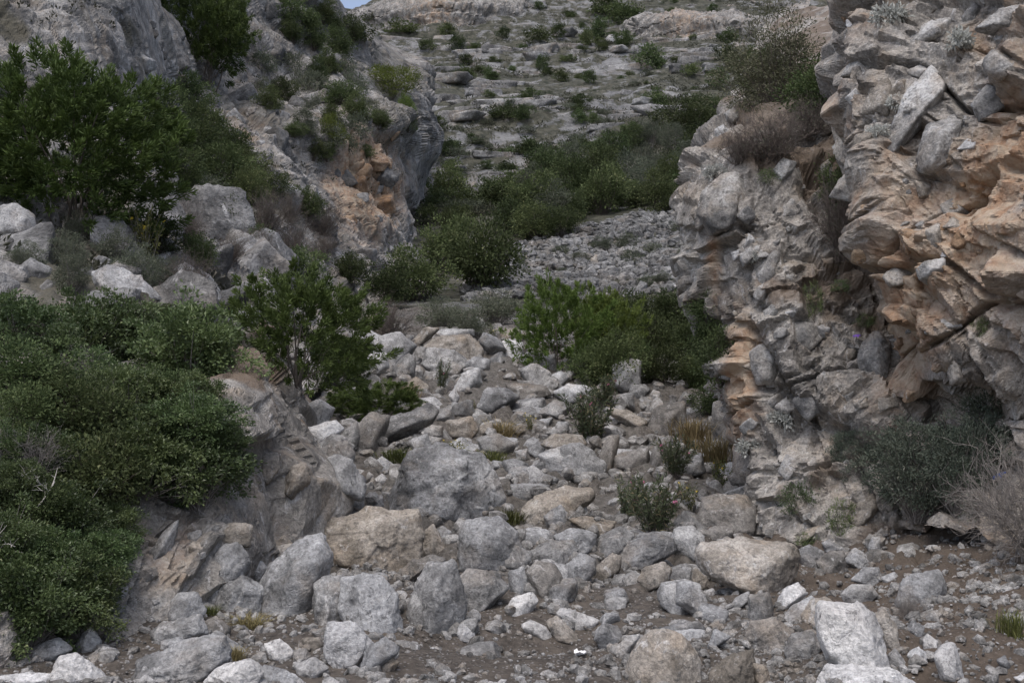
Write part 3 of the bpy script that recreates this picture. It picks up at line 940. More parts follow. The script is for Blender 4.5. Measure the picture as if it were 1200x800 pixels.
ROCKS += zoomed(400, 260, '''
f1 w: 40 402 95 380 150 410 145 465 60 458
f1b w: 30 492 60 455 145 460 158 500 110 532 40 522
f2 t: 85 332 120 310 160 380 130 392 85 362
f3 b: 135 402 200 390 255 430 240 457 180 492 150 452
f4 t: 240 412 290 370 340 370 310 402 270 427
f5 t: 300 432 330 405 440 395 480 440 480 472 430 482 400 452 310 447
f6 b: 315 392 360 373 450 375 455 394 340 407
f7 b: 285 492 310 445 390 450 435 490 400 532 330 522
f8 b: 435 492 460 470 510 480 510 512 450 532
f9 w: 550 422 580 410 625 420 625 467 575 477
f10 b: 620 472 650 452 695 455 690 497 635 502
f11 b: 690 472 740 460 745 512 700 512
f12 b: 620 512 680 495 720 520 725 562 660 562
f13 t: 555 382 600 370 635 390 620 417 560 412
f14 b: 435 352 470 333 485 360 465 380 440 372
f15 b: 390 572 420 530 470 510 485 560 440 592 400 592
f16 w: 375 602 395 580 408 610 395 637
f17 b: 185 502 230 460 255 470 250 522 210 542 180 532
f18 t: 230 562 260 540 300 570 290 602 240 592
f19 b: 480 642 510 580 580 585 615 610 580 642 520 670
f21 d: 580 562 700 570 720 600 640 617 590 602
f22 b: 600 657 650 640 690 665 650 682
f23 b: 455 672 480 655 520 680 520 697 470 702
f24 t: 480 712 520 698 525 725 490 742
f25 t: 590 717 620 705 640 725 610 742
f26 b: 130 702 180 680 300 640 325 665 300 702 220 722 140 762
f27 d: 50 722 100 670 160 680 130 792 50 802
f28 b: 0 742 50 700 60 740 40 792 0 772
f29 t: 370 692 450 680 470 720 440 752 380 732
f30 b: 475 752 540 740 600 770 570 812 500 792
f31 b: 945 502 1000 480 1035 490 1030 562 990 577 950 552
f32 d: 1055 492 1090 470 1120 480 1100 522 1060 517
f33 b: 1000 592 1040 565 1070 580 1050 607 1010 612
f34 t: 930 647 1000 660 1055 690 1020 712 940 672
f35 b: 740 592 790 565 860 575 870 612 780 622
f36 b: 720 542 760 520 790 540 770 567 730 572
f37 d: 1060 722 1090 650 1185 630 1190 722 1100 742
f38 t: 700 772 740 740 830 740 840 772 760 802
f39 d: 910 782 940 740 965 790 950 812
f40 b: 360 782 420 750 490 790 440 812
f41 b: 230 772 260 740 340 750 330 792
f43 b: 690 662 740 620 800 640 760 682
f44 t: 865 128 885 115 902 140 875 152
''')
ROCKS += zoomed(0, 260, '''
g1 b: 580 192 650 155 740 220 780 290 700 307 600 242
g2 b: 330 182 380 155 480 190 550 250 430 252 350 222
g3 b: 690 165 730 190 765 230 740 250 690 220
g4 b: 950 152 1000 135 1050 180 1080 230 1070 262 1010 232
g5 b: 900 52 960 15 1010 60 1040 130 960 122
g6 b: 780 82 850 60 930 90 940 142 850 162
g7 b: 430 32 520 40 590 70 540 112 460 72
g8 d: 30 512 90 460 130 500 200 560 90 582
g9 b: 0 30 -20 -50 60 -60 110 -20 120 40
g10 w: 1060 642 1110 620 1155 650 1130 702 1080 702
g11 w: 1065 717 1160 690 1190 720 1120 762
g12 b: 60 170 110 130 170 160 180 200 90 200
''')
ROCKS += zoomed(330, 370, '''
h1 b: 185 600 240 560 290 575 335 640 320 680 210 665
h2 b: 210 690 260 660 330 690 390 780 370 830 230 800
h3 b: 285 570 330 510 400 510 400 560 340 620
h4 b: 420 700 470 665 520 700 500 740 440 740
h5 w: 430 770 470 740 500 770 470 800
h6 b: 1100 640 1150 625 1165 665 1120 680
h7 b: 1080 540 1110 510 1140 530 1120 560
h8 w: 640 390 720 385 770 430 720 440
h9 b: 1040 570 1100 580 1105 640 1040 640
h10 b: 600 590 680 555 700 620 640 650
h11 b: 660 545 700 515 750 520 750 560 690 570
''', 4.0)
ROCKS += zoomed(600, 400, '''
i1 d: 410 540 450 450 500 450 480 560 440 595
i2 b: 475 560 500 510 640 520 635 570 570 590 480 590
i3 b: 70 520 120 475 190 500 180 545 100 545
i4 b: 240 500 330 490 420 560 440 640 330 640 250 600
i5 w: 20 515 70 505 80 545 30 555
i6 d: 640 580 670 490 740 450 740 560 700 590
i7 b: 770 610 800 550 880 530 900 600 820 625
i8 b: 560 210 620 205 640 240 580 262 555 245
i9 d: 1010 630 1060 610 1110 630 1090 670 1030 660
i10 d: 950 300 1040 270 1080 350 1060 480 980 500 950 400
i11 b: 470 280 510 260 540 300 500 320
i12 b: 0 600 60 590 200 640 180 660 100 650 0 670
''', 4.0)

LABELS = {
 'c1': 'wedge shaped grey slab resting above the long flat slab beside the left outcrop',
 'c2': 'long flat tan grey slab lying on gravel in front of the left outcrop',
 'c3': 'rounded white boulder at the foot of the leafy left bank',
 'c7': 'large upright grey boulder with a slanting flat face beside the left outcrop',
 'c8': 'pitted grey block leaning against the large upright slant faced boulder',
 'c15': 'small yellow brown stone on gravel below the upright slant faced boulder',
 'd1': 'broad flat topped tan slab with dark undercut front edge below the big cracked boulder',
 'd2': 'square shouldered grey boulder in front of the flat topped tan slab',
 'd3': 'tall lumpy grey boulder standing on the edge of the dirt hollow',
 'd4': 'rounded smooth pale boulder right of the flat topped tan slab',
 'd5': 'blocky grey boulder propped beside the tall lumpy one above the dirt hollow',
 'd6': 'small white loaf shaped rock perched above the dirt hollow',
 'd8': 'dark crumbly grey boulder at the head of the dirt hollow',
 'd9': 'flat topped grey boulder in the row right of the rounded smooth boulder',
 'd12': 'long low tan grey boulder in the row above the dirt bank',
 'd19': 'big rounded tan boulder in the gravel below the dirt hollow',
 'd21': 'flat whitish slab lying in the dirt hollow',
 'd25': 'white faced boulder on the gravel left of the dirt hollow',
 'd28': 'biggest grey boulder in mid stream with a cracked slanting face',
 'd34': 'pale tan boulder behind the rounded smooth one',
 'e1': 'long smooth tan boulder bridging the dirt below the right buttress',
 'e2': 'tall white wedge of rock with a sharp top edge below the dirt bank',
 'e4': 'smooth grey boulder half sunk in the red brown dirt bank',
 'e5': 'dark veined grey boulder lying left of the tall white wedge',
 'e24': 'dark brown grey block wedged under the foot of the right buttress',
 'e30': 'upright white rock in the gravel at the foot of the dirt bank',
 'e33': 'pointed tan boulder beside the big rounded tan boulder',
 'e36': 'flat white slab in front of the tall white wedge of rock',
 'f1': 'bright white broken boulder at the top of the chute by the dark juniper',
 'f1b': 'bright white shattered boulder just below another at the top of the chute',
 'f2': 'leaning tan rock on the crest of the boulder chute',
 'f5': 'long blocky tan boulder on the crest of the boulder chute',
 'f7': 'wide pale grey boulder just below the crest of the chute',
 'f9': 'square white rock under the bright green bush',
 'f10': 'square grey block under the bright green bush, larger of a pair',
 'f11': 'square grey block under the bright green bush, smaller of a touching pair',
 'f13': 'red brown rock at the foot of the bright green bush',
 'f19': 'smooth lens shaped grey boulder with a dark underside high in the chute',
 'f26': 'long grey slab leaning against the dark block in the left of the chute',
 'f27': 'dark grey smooth block beside the long leaning slab in the chute',
 'f31': 'tall grey boulder in front of the dark green thicket',
 'f34': 'slanting tan slab behind the oleander bush',
 'f37': 'wide dark grey boulder near the dry yellow grass',
 'g1': 'big smooth grey boulder bulging from the left slope above the leafy bushes',
 'g4': 'rounded grey boulder just above the juniper shrub on the left slope',
 'g9': 'pale grey boulder at the foot of the large juniper tree',
}
LAND = {'c7': 'upright slant faced boulder', 'd1': 'flat topped tan slab', 'd4': 'rounded smooth pale boulder', 'd3': 'tall lumpy grey boulder', 'd28': 'biggest cracked boulder', 'e1': 'long smooth tan boulder',
        'e2': 'tall white wedge', 'e4': 'smooth boulder in the dirt bank', 'd19': 'big rounded tan boulder', 'e24': 'dark block under the buttress', 'f5': 'long tan crest boulder', 'f19': 'lens shaped boulder',
        'f27': 'dark smooth chute block', 'f31': 'tall boulder by the thicket', 'f37': 'wide dark boulder', 'c2': 'long flat slab', 'f1': 'bright white broken boulder', 'f9': 'square white rock', 'd12': 'long low boulder',
        'c3': 'rounded white boulder', 'd21': 'flat whitish slab in the hollow', 'd34': 'pale tan boulder', 'f34': 'slanting tan slab', 'f7': 'wide pale boulder under the crest', 'e5': 'dark veined boulder'}
boulder_boxes = []; rest = []; PLACE = {}
for i, (head, pts) in enumerate(ROCKS):
    rid, key = head[0], head[1]
    pw = 15 if len(head) > 2 else 44
    a = np.array(pts)
    size = max(np.ptp(a[:, 0]), np.ptp(a[:, 1]))
    nm = 'boulder' if size > 34 else 'rock'
    o = outline_rock(nm, pts, M[MK[key]], seed=i * 13 + 5, power=pw)
    if o is None: continue
    boulder_boxes.append((a.min(0), a.max(0), o.location.y))
    if rid in LAND: PLACE[rid] = o.location.copy()
    if rid in LABELS:
        tag(o, LABELS[rid], nm, 'boulders of the stream bed')
    else:
        rest.append((rid, key, nm, a, o))
seen = {}
for (rid, key, nm, a, o) in rest:
    c = (a.min(0) + a.max(0)) / 2
    w, h = np.ptp(a[:, 0]), np.ptp(a[:, 1])
    shape = 'flat' if w > 1.9 * h else 'upright' if h > 1.15 * w else 'angular'
    size = 'large' if max(w, h) > 55 else 'medium sized' if max(w, h) > 34 else 'small'
    col = {'b': 'grey', 'w': 'white', 't': 'tan', 'd': 'dark grey'}[key]
    if rid[0] == 'g':
        lab = '%s %s %s %s lodged on the bushy left slope' % (size, shape, col, nm)
    else:
        near = min(LAND, key=lambda k: (Vector(PLACE[k]) - o.location).length if k in PLACE else 1e9)
        dy = o.location.y - PLACE[near].y
        rel = 'just upslope of' if dy > 0.45 else 'just downslope of' if dy < -0.45 else 'beside'
        lab = '%s %s %s %s %s the %s' % (size, shape, col, nm, rel, LAND[near])
    tag(o, lab, nm, 'traced rocks: ' + lab[:40] if False else 'rocks of the boulder field')

# loose rocks between the traced ones
PROTO = []
for k in range(14):
    r = np.random.default_rng(300 + k)
    ax = np.array([1.0, r.uniform(0.65, 0.95), r.uniform(0.5, 0.8)])
    D, F = ico(4)
    PROTO.append(mesh_np('rock', rock_shape(D, random_planes(r, 9), ax, 18, 40 + k), F, [M['boulder']]))
hero = set()
def in_hero(px, py, y):
    for (lo, hi, hy) in boulder_boxes:
        if lo[0] < px < hi[0] and lo[1] - 4 < py < hi[1] and y < hy: return True
    return False
V = GRID['stream_bed'].reshape(-1, 3)
px, py, f = proj(V)
wgt = (V[:, 1] > 8.6) & (V[:, 1] < 35) & (px > 340) & (px < 890) & (py < 800) & (px > 395 - (V[:, 1] < 11) * 400) & (px < 880 + 300 * (V[:, 1] < 11.5))
idx = np.flatnonzero(wgt)
r = np.random.default_rng(91)
n_thing = 0
for i in r.permutation(idx):
    if n_thing >= 128: break
    y = V[i, 1]
    s = (0.09 + 0.15 * r.random() ** 1.4) * (0.5 + y / 26.0)
    if in_hero(px[i], py[i] - s / y * FPX * 0.6, y): continue
    o = link('rock', PROTO[r.integers(14)])
    o.location = V[i] + np.array([0, 0, s * 0.12])
    o.rotation_euler = (r.normal(0, 0.35), r.normal(0, 0.35), r.uniform(0, 6.28))
    o.scale = (s, s, s)
    tag(o, 'small loose limestone rock filling a gap between larger boulders', 'rock', 'small rocks between the boulders')
    n_thing += 1

def stone_field(name, pts, sizes, mat, sub, seed, nproto=16, label=None, flat=(0.5, 0.85)):
    """very many stones nobody could count: one joined mesh"""
    r = np.random.default_rng(seed)
    D, F = ico(sub)
    shapes = []
    for k in range(nproto):
        ax = np.array([1.0, r.uniform(0.6, 0.95), r.uniform(*flat)])
        pl = random_planes(r, 8)
        n = np.array([p[0] for p in pl]); h = np.array([p[1] for p in pl])
        s = np.clip(D @ n.T / h[None, :], 0, None)
        shapes.append(D * ((s ** 16).sum(1) ** (-1 / 16.))[:, None] * ax * (1 + 0.05 * r.normal(size=(len(D), 1))))
    n = len(pts)
    k = r.integers(nproto, size=n)
    Vs = np.array(shapes)[k] * sizes[:, None, None]
    ang = r.uniform(0, 6.28, n); tl = r.normal(0, 0.4, n)
    ca, sa, ct, st = np.cos(ang), np.sin(ang), np.cos(tl), np.sin(tl)
    x, y, z = Vs[..., 0], Vs[..., 1], Vs[..., 2]
    x, z = x * ct[:, None] - z * st[:, None], x * st[:, None] + z * ct[:, None]
    x, y = x * ca[:, None] - y * sa[:, None], x * sa[:, None] + y * ca[:, None]
    Vs = np.stack([x, y, z], 2) + pts[:, None, :] + np.array([0, 0, 0.15]) * sizes[:, None, None]
    Fs = F[None] + (np.arange(n) * len(D))[:, None, None]
    me = mesh_np(name, Vs.reshape(-1, 3), Fs.reshape(-1, 3), [mat], smooth=False)
    o = link(name, me)
    o['kind'] = 'stuff'
    if label: o['label'] = label; o['category'] = 'stones'
    return o

def scatter(surface, mask_fn, n, seed, jit=0.5):
    Gd = GRID[surface]
    V = Gd.reshape(-1, 3)
    idx = np.flatnonzero(mask_fn(V))
    # weight by cell area so that stones lie evenly on the ground
    a = np.linalg.norm(np.cross(np.gradient(Gd, axis=0), np.gradient(Gd, axis=1)), axis=2).ravel()[idx]
    return idx, a, V

r = np.random.default_rng(5)
idx, a, V = scatter('stream_bed', lambda V: (V[:, 1] > 6.4) & (V[:, 1] < 37) & (np.abs(V[:, 0]) < 0.5 + V[:, 1] * 0.44), 0, 0)
w = a * np.clip(9.0 / V[idx, 1], 0.2, 1.2) ** 1.6
# gravel
w = a * np.clip(8.5 / V[idx, 1], 0.0, 1.25) ** 3 * np.clip(0.7 + 0.8 * fbm(V[idx] * 1.1, 3, 61), 0.25, 1.4) * (1 + 1.2 * (V[idx, 0] > 1.5))
i1 = r.choice(idx, 7500, p=w / w.sum())
p1 = V[i1] + np.stack([r.normal(0, 0.02, len(i1)), r.normal(0, 0.02, len(i1)), 0 * i1], 1)
stone_field('pebbles', p1, 0.007 + 0.013 * r.random(len(i1)) ** 1.5, M['rubble'], 1, 10, label='fine pebbles scattered over the dirt of the stream bed')
w = a * np.clip(9.0 / V[idx, 1], 0.2, 1.2) ** 1.6
wn2 = a * (V[idx, 1] < 11.5) * np.clip(0.75 + 0.9 * fbm(V[idx] * 0.9, 3, 62), 0.15, 1.6)
i1 = r.choice(idx, 6500, p=wn2 / wn2.sum())
stone_field('shingle', V[i1] + r.normal(0, 0.02, (len(i1), 3)) * np.array([1, 1, 0]), 0.013 + 0.05 * r.random(len(i1)) ** 3.2, M['rubble'], 1, 14, label='angular pale shingle between the boulders of the lower stream bed')
i1 = r.choice(idx, 1500, p=w / w.sum())
m = V[i1, 1] < 10.8
p1 = V[i1] + np.stack([r.normal(0, 0.02, len(i1)), r.normal(0, 0.02, len(i1)), 0 * i1], 1)
s1 = np.where(m, 0.016 + 0.055 * r.random(len(i1)) ** 3, 0.035 + 0.09 * r.random(len(i1)) ** 2)
stone_field('gravel', p1, s1, M['rubble'], 2, 11, label='pale gravel and small stones strewn over the stream bed')
idx2, a2, V = scatter('stream_bed', lambda V: (V[:, 1] > 8.3) & (V[:, 1] < 36) & (proj(V)[0] > 330) & (proj(V)[0] < 900) & ((V[:, 1] > 10.2) | (np.abs(V[:, 0]) < 3)), 0, 0)
w2 = a2 * np.clip(13.0 / V[idx2, 1], 0.2, 1.0) ** 1.5
i2 = r.choice(idx2, 2000, p=w2 / w2.sum())
s2 = (0.035 + 0.11 * r.random(len(i2)) ** 2) * np.clip(V[i2, 1] / 14, 0.6, 1.7)
stone_field('rubble', V[i2], s2, M['rubble'], 2, 12, label='broken limestone rubble filling the boulder field')

# scree fan on the far side of the thicket
def scree_mask(V):
    x, y, f = proj(V)
    top = 292 - (x - 590) * 0.27
    return (V[:, 1] > 44) & (V[:, 1] < 92) & (x > 545) & (x < 860) & (y > np.maximum(top, 236)) & (y < 352)
idx, a, V = scatter('hillside', scree_mask, 0, 0)
i3 = r.choice(idx, 5200, p=a / a.sum())
s3 = 0.09 + 0.24 * r.random(len(i3)) ** 2.2
p3 = V[i3] + r.normal(0, 0.08, (len(i3), 3)) * np.array([1, 1, 0.2])
stone_field('scree', p3, s3, M['scree'], 1, 13, label='grey scree of loose stones fanning down below the hillside thicket')

# ledges: outcropping limestone beds of the hillside, each a part of it
hill = bpy.data.objects['hillside']
LP = []
for k in range(8):
    r = np.random.default_rng(500 + k)
    pl = random_planes(r, 4)
    for s in (-1, 1):
        pl.append((np.array([0, 0.05 * r.normal(), s * 1.0]), 0.55)); pl.append((np.array([0.05 * r.normal(), s * 1.0, 0.0]), 0.6))
    D, F = ico(4)
    LP.append(mesh_np('ledge', rock_shape(D, pl, (1.0, 0.75, 0.62), 40, 60 + k, 0.9), F, [M['ledge']]))
r = np.random.default_rng(77)
V = GRID['hillside'].reshape(-1, 3)
x, y, f = proj(V)
cand = np.flatnonzero((V[:, 1] > 66) & (V[:, 1] < 255) & (x > 470) & (x < 900) & (y > -5) & (y < 260) & ~((x > 610) & (y > 150) & (x + (260 - y) * 0.3 > 640)))
w = np.clip(fbm(V[cand] * np.array([0.03, 0.03, 0.12]), 3, 99) + 0.4, 0.02, 1)
for i in r.choice(cand, 298, replace=False, p=w / w.sum()):
    s = (0.5 + 1.7 * r.random() ** 1.5) * (0.6 + V[i, 1] / 260)
    o = link('ledge', LP[r.integers(8)], parent=hill)
    o.location = V[i] + np.array([0, 0.3 * s, -0.05 * s])
    o.rotation_euler = (r.normal(0, 0.06), r.normal(0, 0.08), r.normal(0, 0.3))
    o.scale = (s * r.uniform(0.9, 2.0), s, s * r.uniform(0.6, 1.1))

# the two cliff bands under the skyline
def band(name, cols, total, warm_px, seed, hh):
    ctrl = []
    for (bx, top, bot, d) in cols:
        ctrl.append([(bx, bot + 14, d + 3), (bx, bot, d), (bx, (top + bot) / 2, d + 0.4), (bx, top + 1, d + 1.2), (bx, top - 3, d + 9), (bx, top + 2, d + 22)])
    G = loft(ctrl, total)
    def dd(V, n):
        d = rock_disp(V, [(4.2, 0.8), (1.5, 0.3)], seed, (1.0, 1, 0.5), None, 0.9, (0.25, 0.3), None)
        z = V[:, 2] / 2.2
        return V + n * (d + 0.35 * (sstep(z - np.floor(z), 0.2, 0.8) - 0.5))[:, None]
    def aa(V, n):
        x, y, f = proj(V)
        return {'warm': 0.34 * np.exp(-((x - warm_px) / 45) ** 2) + 0.15, 'soil': 0 * x}
    return add_surface(name, G, dd, M['flank'], aa)
band('cliff_band', [(400, 22, 34, 262), (428, 16, 36, 240), (450, 8, 44, 232), (480, 4, 46, 228), (520, -2, 48, 224), (560, 0, 48, 226), (610, 4, 44, 230), (640, 14, 36, 240), (660, 20, 30, 262)], 16000, 510, 110, 0)
band('upper_cliff', [(725, 36, 46, 226), (745, 26, 58, 214), (775, 20, 62, 208), (800, 18, 70, 204), (830, 20, 74, 200), (870, 24, 78, 198), (910, 28, 80, 200), (950, 36, 70, 214)], 16000, 800, 120, 0)

# blocks standing proud of the two right-hand faces: parts of them
but, crag, outc = (bpy.data.objects[n] for n in ('right_buttress', 'right_crag', 'left_outcrop'))
M['greyblock'] = rock_material('grey_block', tan_amt=0.4, vary=0.12, mid=(0.29, 0.285, 0.275))
for j, (head, pts) in enumerate(zoomed(800, 260, '''
b: 355 400 380 350 450 345 490 400 450 440 390 465
b: 605 490 620 420 680 370 725 420 700 560 660 580
b: 380 620 410 580 470 560 510 590 500 650 430 690
t: 590 620 640 600 660 640 600 655
t: 670 610 740 590 750 640 680 660
b: 280 310 310 285 345 300 330 340 285 335
b: 190 110 250 60 290 50 270 110 210 160
b: 250 180 300 80 350 100 330 190 270 230
b: 230 450 270 420 340 440 330 560 260 560 235 500
t: 200 500 230 480 260 490 240 520
''') + zoomed(800, 0, '''
b: 45 740 70 660 130 600 190 590 240 660 215 740 160 800 100 810
b: 190 780 250 750 310 755 300 810
b: 145 390 180 370 210 400 180 430 150 425
b: 110 450 140 430 170 460 140 485 115 480
t: 455 430 480 400 530 400 540 470 490 490
b: 500 530 540 480 570 500 560 550 510 545
b: 310 590 350 545 400 560 380 610 330 650
''')):
    outline_rock('block', pts, M['greyblock'] if head[0] == 'b' else M['tanrock'], only=('right_buttress',), seed=2000 + j, parent=but, embed=0.12, sink=0.05, maxsub=5)
for j, (head, pts) in enumerate(zoomed(800, 0, '''
b: 770 150 830 90 930 50 960 90 900 160 800 180
b: 690 530 760 350 870 210 930 290 900 370 780 500 720 560
b: 810 570 850 430 960 390 975 440 930 570 880 610 820 600
b: 1010 100 1100 30 1185 10 1185 110 1080 120
b: 965 60 1010 10 1045 30 1040 70 990 100
b: 1040 210 1080 170 1160 200 1180 250 1100 290 1050 250
w: 950 520 990 480 1040 500 1020 530
t: 800 620 860 640 870 690 820 690
t: 900 790 940 750 990 790 960 810
t: 620 400 650 300 720 260 740 340 700 430
b: 540 270 600 180 660 200 620 280
b: 1000 360 1060 290 1150 310 1120 380 1030 430
''') + zoomed(800, 260, '''
t: 690 190 740 150 800 170 800 220 720 230
t: 910 450 960 440 990 560 930 570
t: 840 30 890 0 900 60 870 110
''')):
    outline_rock('block', pts, {'b': M['greyblock'], 't': M['tanrock'], 'w': M['white']}[head[0]], only=('right_crag',), seed=2100 + j, parent=crag, embed=0.16, sink=0.0, maxsub=5)
for j, (head, pts) in enumerate(zoomed(0, 530, '''
b: 475 440 500 350 590 250 620 230 600 330 550 430 500 470
t: 730 290 800 240 880 250 870 330 760 320
t: 970 130 1010 50 1060 30 1080 100 1020 180
t: 890 60 910 0 970 0 970 60 930 120
b: 650 280 700 265 700 340 660 340
''')):
    outline_rock('block', pts, M['greyblock'] if head[0] == 'b' else M['tanrock'], only=('left_outcrop',), seed=2200 + j, parent=outc, embed=0.12, sink=0.0, maxsub=5)

# stones set in the faces (the rock is a cemented breccia): parts of each face, with the slope boulders last
M['ochreblock'] = rock_material('ochre_block', tan_amt=0.8, vary=0.15, dark=(0.17, 0.11, 0.07), mid=(0.30, 0.21, 0.14), pale=(0.42, 0.33, 0.24), tan=(0.36, 0.22, 0.12))
BP = {}
for mk in ('greyblock', 'tanrock', 'ochreblock', 'ledge'):
    BP[mk] = []
    for k in range(8):
        r = np.random.default_rng(700 + k)
        D, F = ico(4)
        ax = np.array([1.0, r.uniform(0.6, 0.9), r.uniform(0.55, 0.9)])
        BP[mk].append(mesh_np('block', rock_shape(D, random_planes(r, 6), ax, 34, 140 + k), F, [M[mk]]))
def embed(surface, n, size, seed, box, pick, deep=0.55, mind=0.0):
    r = np.random.default_rng(seed)
    par = bpy.data.objects[surface]
    k = 0; tries = 0
    used = []
    while k < n and tries < n * 20:
        tries += 1
        px, py = r.uniform(box[0], box[2]), r.uniform(box[1], box[3])
        hit = cast(px, py)
        if hit is None or hit[2] != surface: continue
        s = size[0] + (size[1] - size[0]) * r.random() ** 2.2
        s *= hit[0].y / size[2]
        mk = pick(px, py, r)
        o = link('block', BP[mk][r.integers(8)], parent=par)
        o.location = np.array(hit[0]) - np.array(hit[1]) * s * deep * (1 if hit[1].y < 0.3 else -1)
        o.rotation_euler = (r.normal(0, 0.5), r.normal(-0.5, 0.4), r.normal(0, 0.6))
        o.scale = (s, s, s)
        k += 1
warmA = lambda x, y, r: 'ochreblock' if r.random() < 0.15 + 0.65 * math.exp(-((x - 1060) / 50) ** 2 - ((y - 330) / 120) ** 2) + 0.6 * math.exp(-((x - 1160) / 50) ** 2 - ((y - 240) / 90) ** 2) else ('greyblock' if r.random() < 0.6 else 'tanrock')
embed('right_crag', 34, (0.04, 0.17, 11.0), 801, (985, 0, 1205, 480), warmA)
embed('right_buttress', 60, (0.03, 0.14, 12.5), 802, (820, 190, 1060, 620), lambda x, y, r: 'greyblock' if r.random() < 0.65 else 'tanrock')
embed('left_outcrop', 26, (0.03, 0.14, 10.0), 803, (0, 560, 390, 760), lambda x, y, r: 'greyblock' if r.random() < 0.5 else 'tanrock')
embed('left_flank', 120, (0.2, 0.75, 45.0), 804, (160, 0, 495, 340), lambda x, y, r: 'ochreblock' if (400 < x < 485 and 150 < y < 290 and r.random() < 0.5) else 'ledge', 0.5)
embed('left_flank', 60, (0.22, 0.85, 20.0), 805, (0, 225, 340, 400), lambda x, y, r: 'ledge', 0.48)  # boulders lodged in the left slope, added as blocks of the flank
# ------------------------------------------------------------------ plants
def unit(v):
    return v / (np.linalg.norm(v, axis=-1, keepdims=True) + 1e-9)

def leaf_quads(p, d, L, Wd, r, fold=0.25):
    """diamond leaves with a slight fold: p base, d direction, L length, Wd width"""
    n = len(p)
    up = unit(r.normal(size=(n, 3)) + np.array([0, 0, 0.8]))
    side = unit(np.cross(d, up)); nrm = np.cross(side, d)
    L = np.broadcast_to(L, n)[:, None]; Wd = np.broadcast_to(Wd, n)[:, None]
    mid = p + d * L * 0.5
    a = mid + side * Wd * 0.5 + nrm * L * fold * 0.5
    b = mid - side * Wd * 0.5 + nrm * L * fold * 0.5
    tip = p + d * L - nrm * L * fold * 0.3
    V = np.stack([p, a, tip, b], 1).reshape(-1, 3)
    F = np.arange(n * 4).reshape(-1, 4)
    return V, F

def tube_mesh(paths, rads, sides=4):
    """paths (n, m, 3), rads (n, m)"""
    n, m = paths.shape[:2]
    t = unit(np.gradient(paths, axis=1))
    ref = np.where(np.abs(t[..., 2:3]) > 0.9, np.array([1.0, 0, 0]), np.array([0, 0, 1.0]))
    u = unit(np.cross(t, ref)); v = np.cross(t, u)
    ang = np.arange(sides) * 2 * math.pi / sides
    ring = u[:, :, None] * np.cos(ang)[None, None, :, None] + v[:, :, None] * np.sin(ang)[None, None, :, None]
    V = paths[:, :, None] + ring * rads[:, :, None, None]
    b = (np.arange(n) * m * sides)[:, None, None] + (np.arange(m - 1) * sides)[None, :, None]
    j = np.arange(sides)[None, None, :]; j2 = (j + 1) % sides
    F = np.stack([b + j, b + j2, b + sides + j2, b + sides + j], 3).reshape(-1, 4)
    return V.reshape(-1, 3), F

def crown_centres(r, n, H, lump=0.25, inner=0.35, low=0.12, seed=0, spread=0.5):
    d = unit(r.normal(size=(n * 3, 3)))
    d = d[d[:, 2] > -0.85][:n]
    rr = r.random(len(d)) ** inner
    rad = 1.0 + lump * fbm(d * 1.6 + seed * 2.3, 3, 200 + seed)
    c = d * (rr * rad)[:, None]
    c = c * np.array([spread, spread, H * 0.5]) + np.array([0, 0, H * 0.5])
    c[:, 2] = np.maximum(c[:, 2], low * H * (0.3 + r.random(len(c))))
    return c, d

def limb_paths(r, C, base_spread, bend=0.12, k=5):
    n = len(C)
    b = np.stack([r.normal(0, base_spread, n), r.normal(0, base_spread, n), np.full(n, -0.03)], 1)
    t = np.linspace(0, 1, k)[None, :, None]
    midp = (b + C) / 2 * np.array([0.75, 0.75, 1.0]) + r.normal(0, bend, (n, 3)) * 0.5
    return (1 - t) ** 2 * b[:, None] + 2 * t * (1 - t) * midp[:, None] + t ** 2 * C[:, None]

def broadleaf(seed, n=150, per=85, leaf=0.034, wid=0.5, clump=0.075, H=0.8, lump=0.25, inner=0.3, limbs=60, lrad=0.008, low=0.05, droop=0.0, upright=0.2, fold=0.25):
    r = np.random.default_rng(seed)
    C, d = crown_centres(r, n, H, lump, inner, low, seed % 50)
    n = len(C)
    ci = np.repeat(np.arange(n), per)
    off = r.normal(size=(len(ci), 3)) * clump * np.array([1, 1, 0.6])
    cs = r.uniform(0.6, 1.25, n)
    p = C[ci] + off * cs[ci][:, None]
    dd = unit(off / clump * 0.5 + d[ci] * 0.7 + np.array([0, 0, upright - droop]) + r.normal(size=off.shape) * 0.6)
    V, F = leaf_quads(p, dd, leaf * r.uniform(0.6, 1.3, len(p)), leaf * wid * r.uniform(0.7, 1.2, len(p)), r, fold)
    rnd = np.clip(0.4 * r.random(len(p)) + 0.6 * r.random(n)[ci], 0, 1)
    sel = r.permutation(n)[:limbs]
    pa = limb_paths(r, C[sel], 0.03)
    ra = np.linspace(1.0, 0.25, 5)[None, :] * lrad * r.uniform(0.6, 1.5, (len(sel), 1))
    BV, BF = tube_mesh(pa, ra)
    return (V, F, np.repeat(rnd, 4)), (BV, BF)

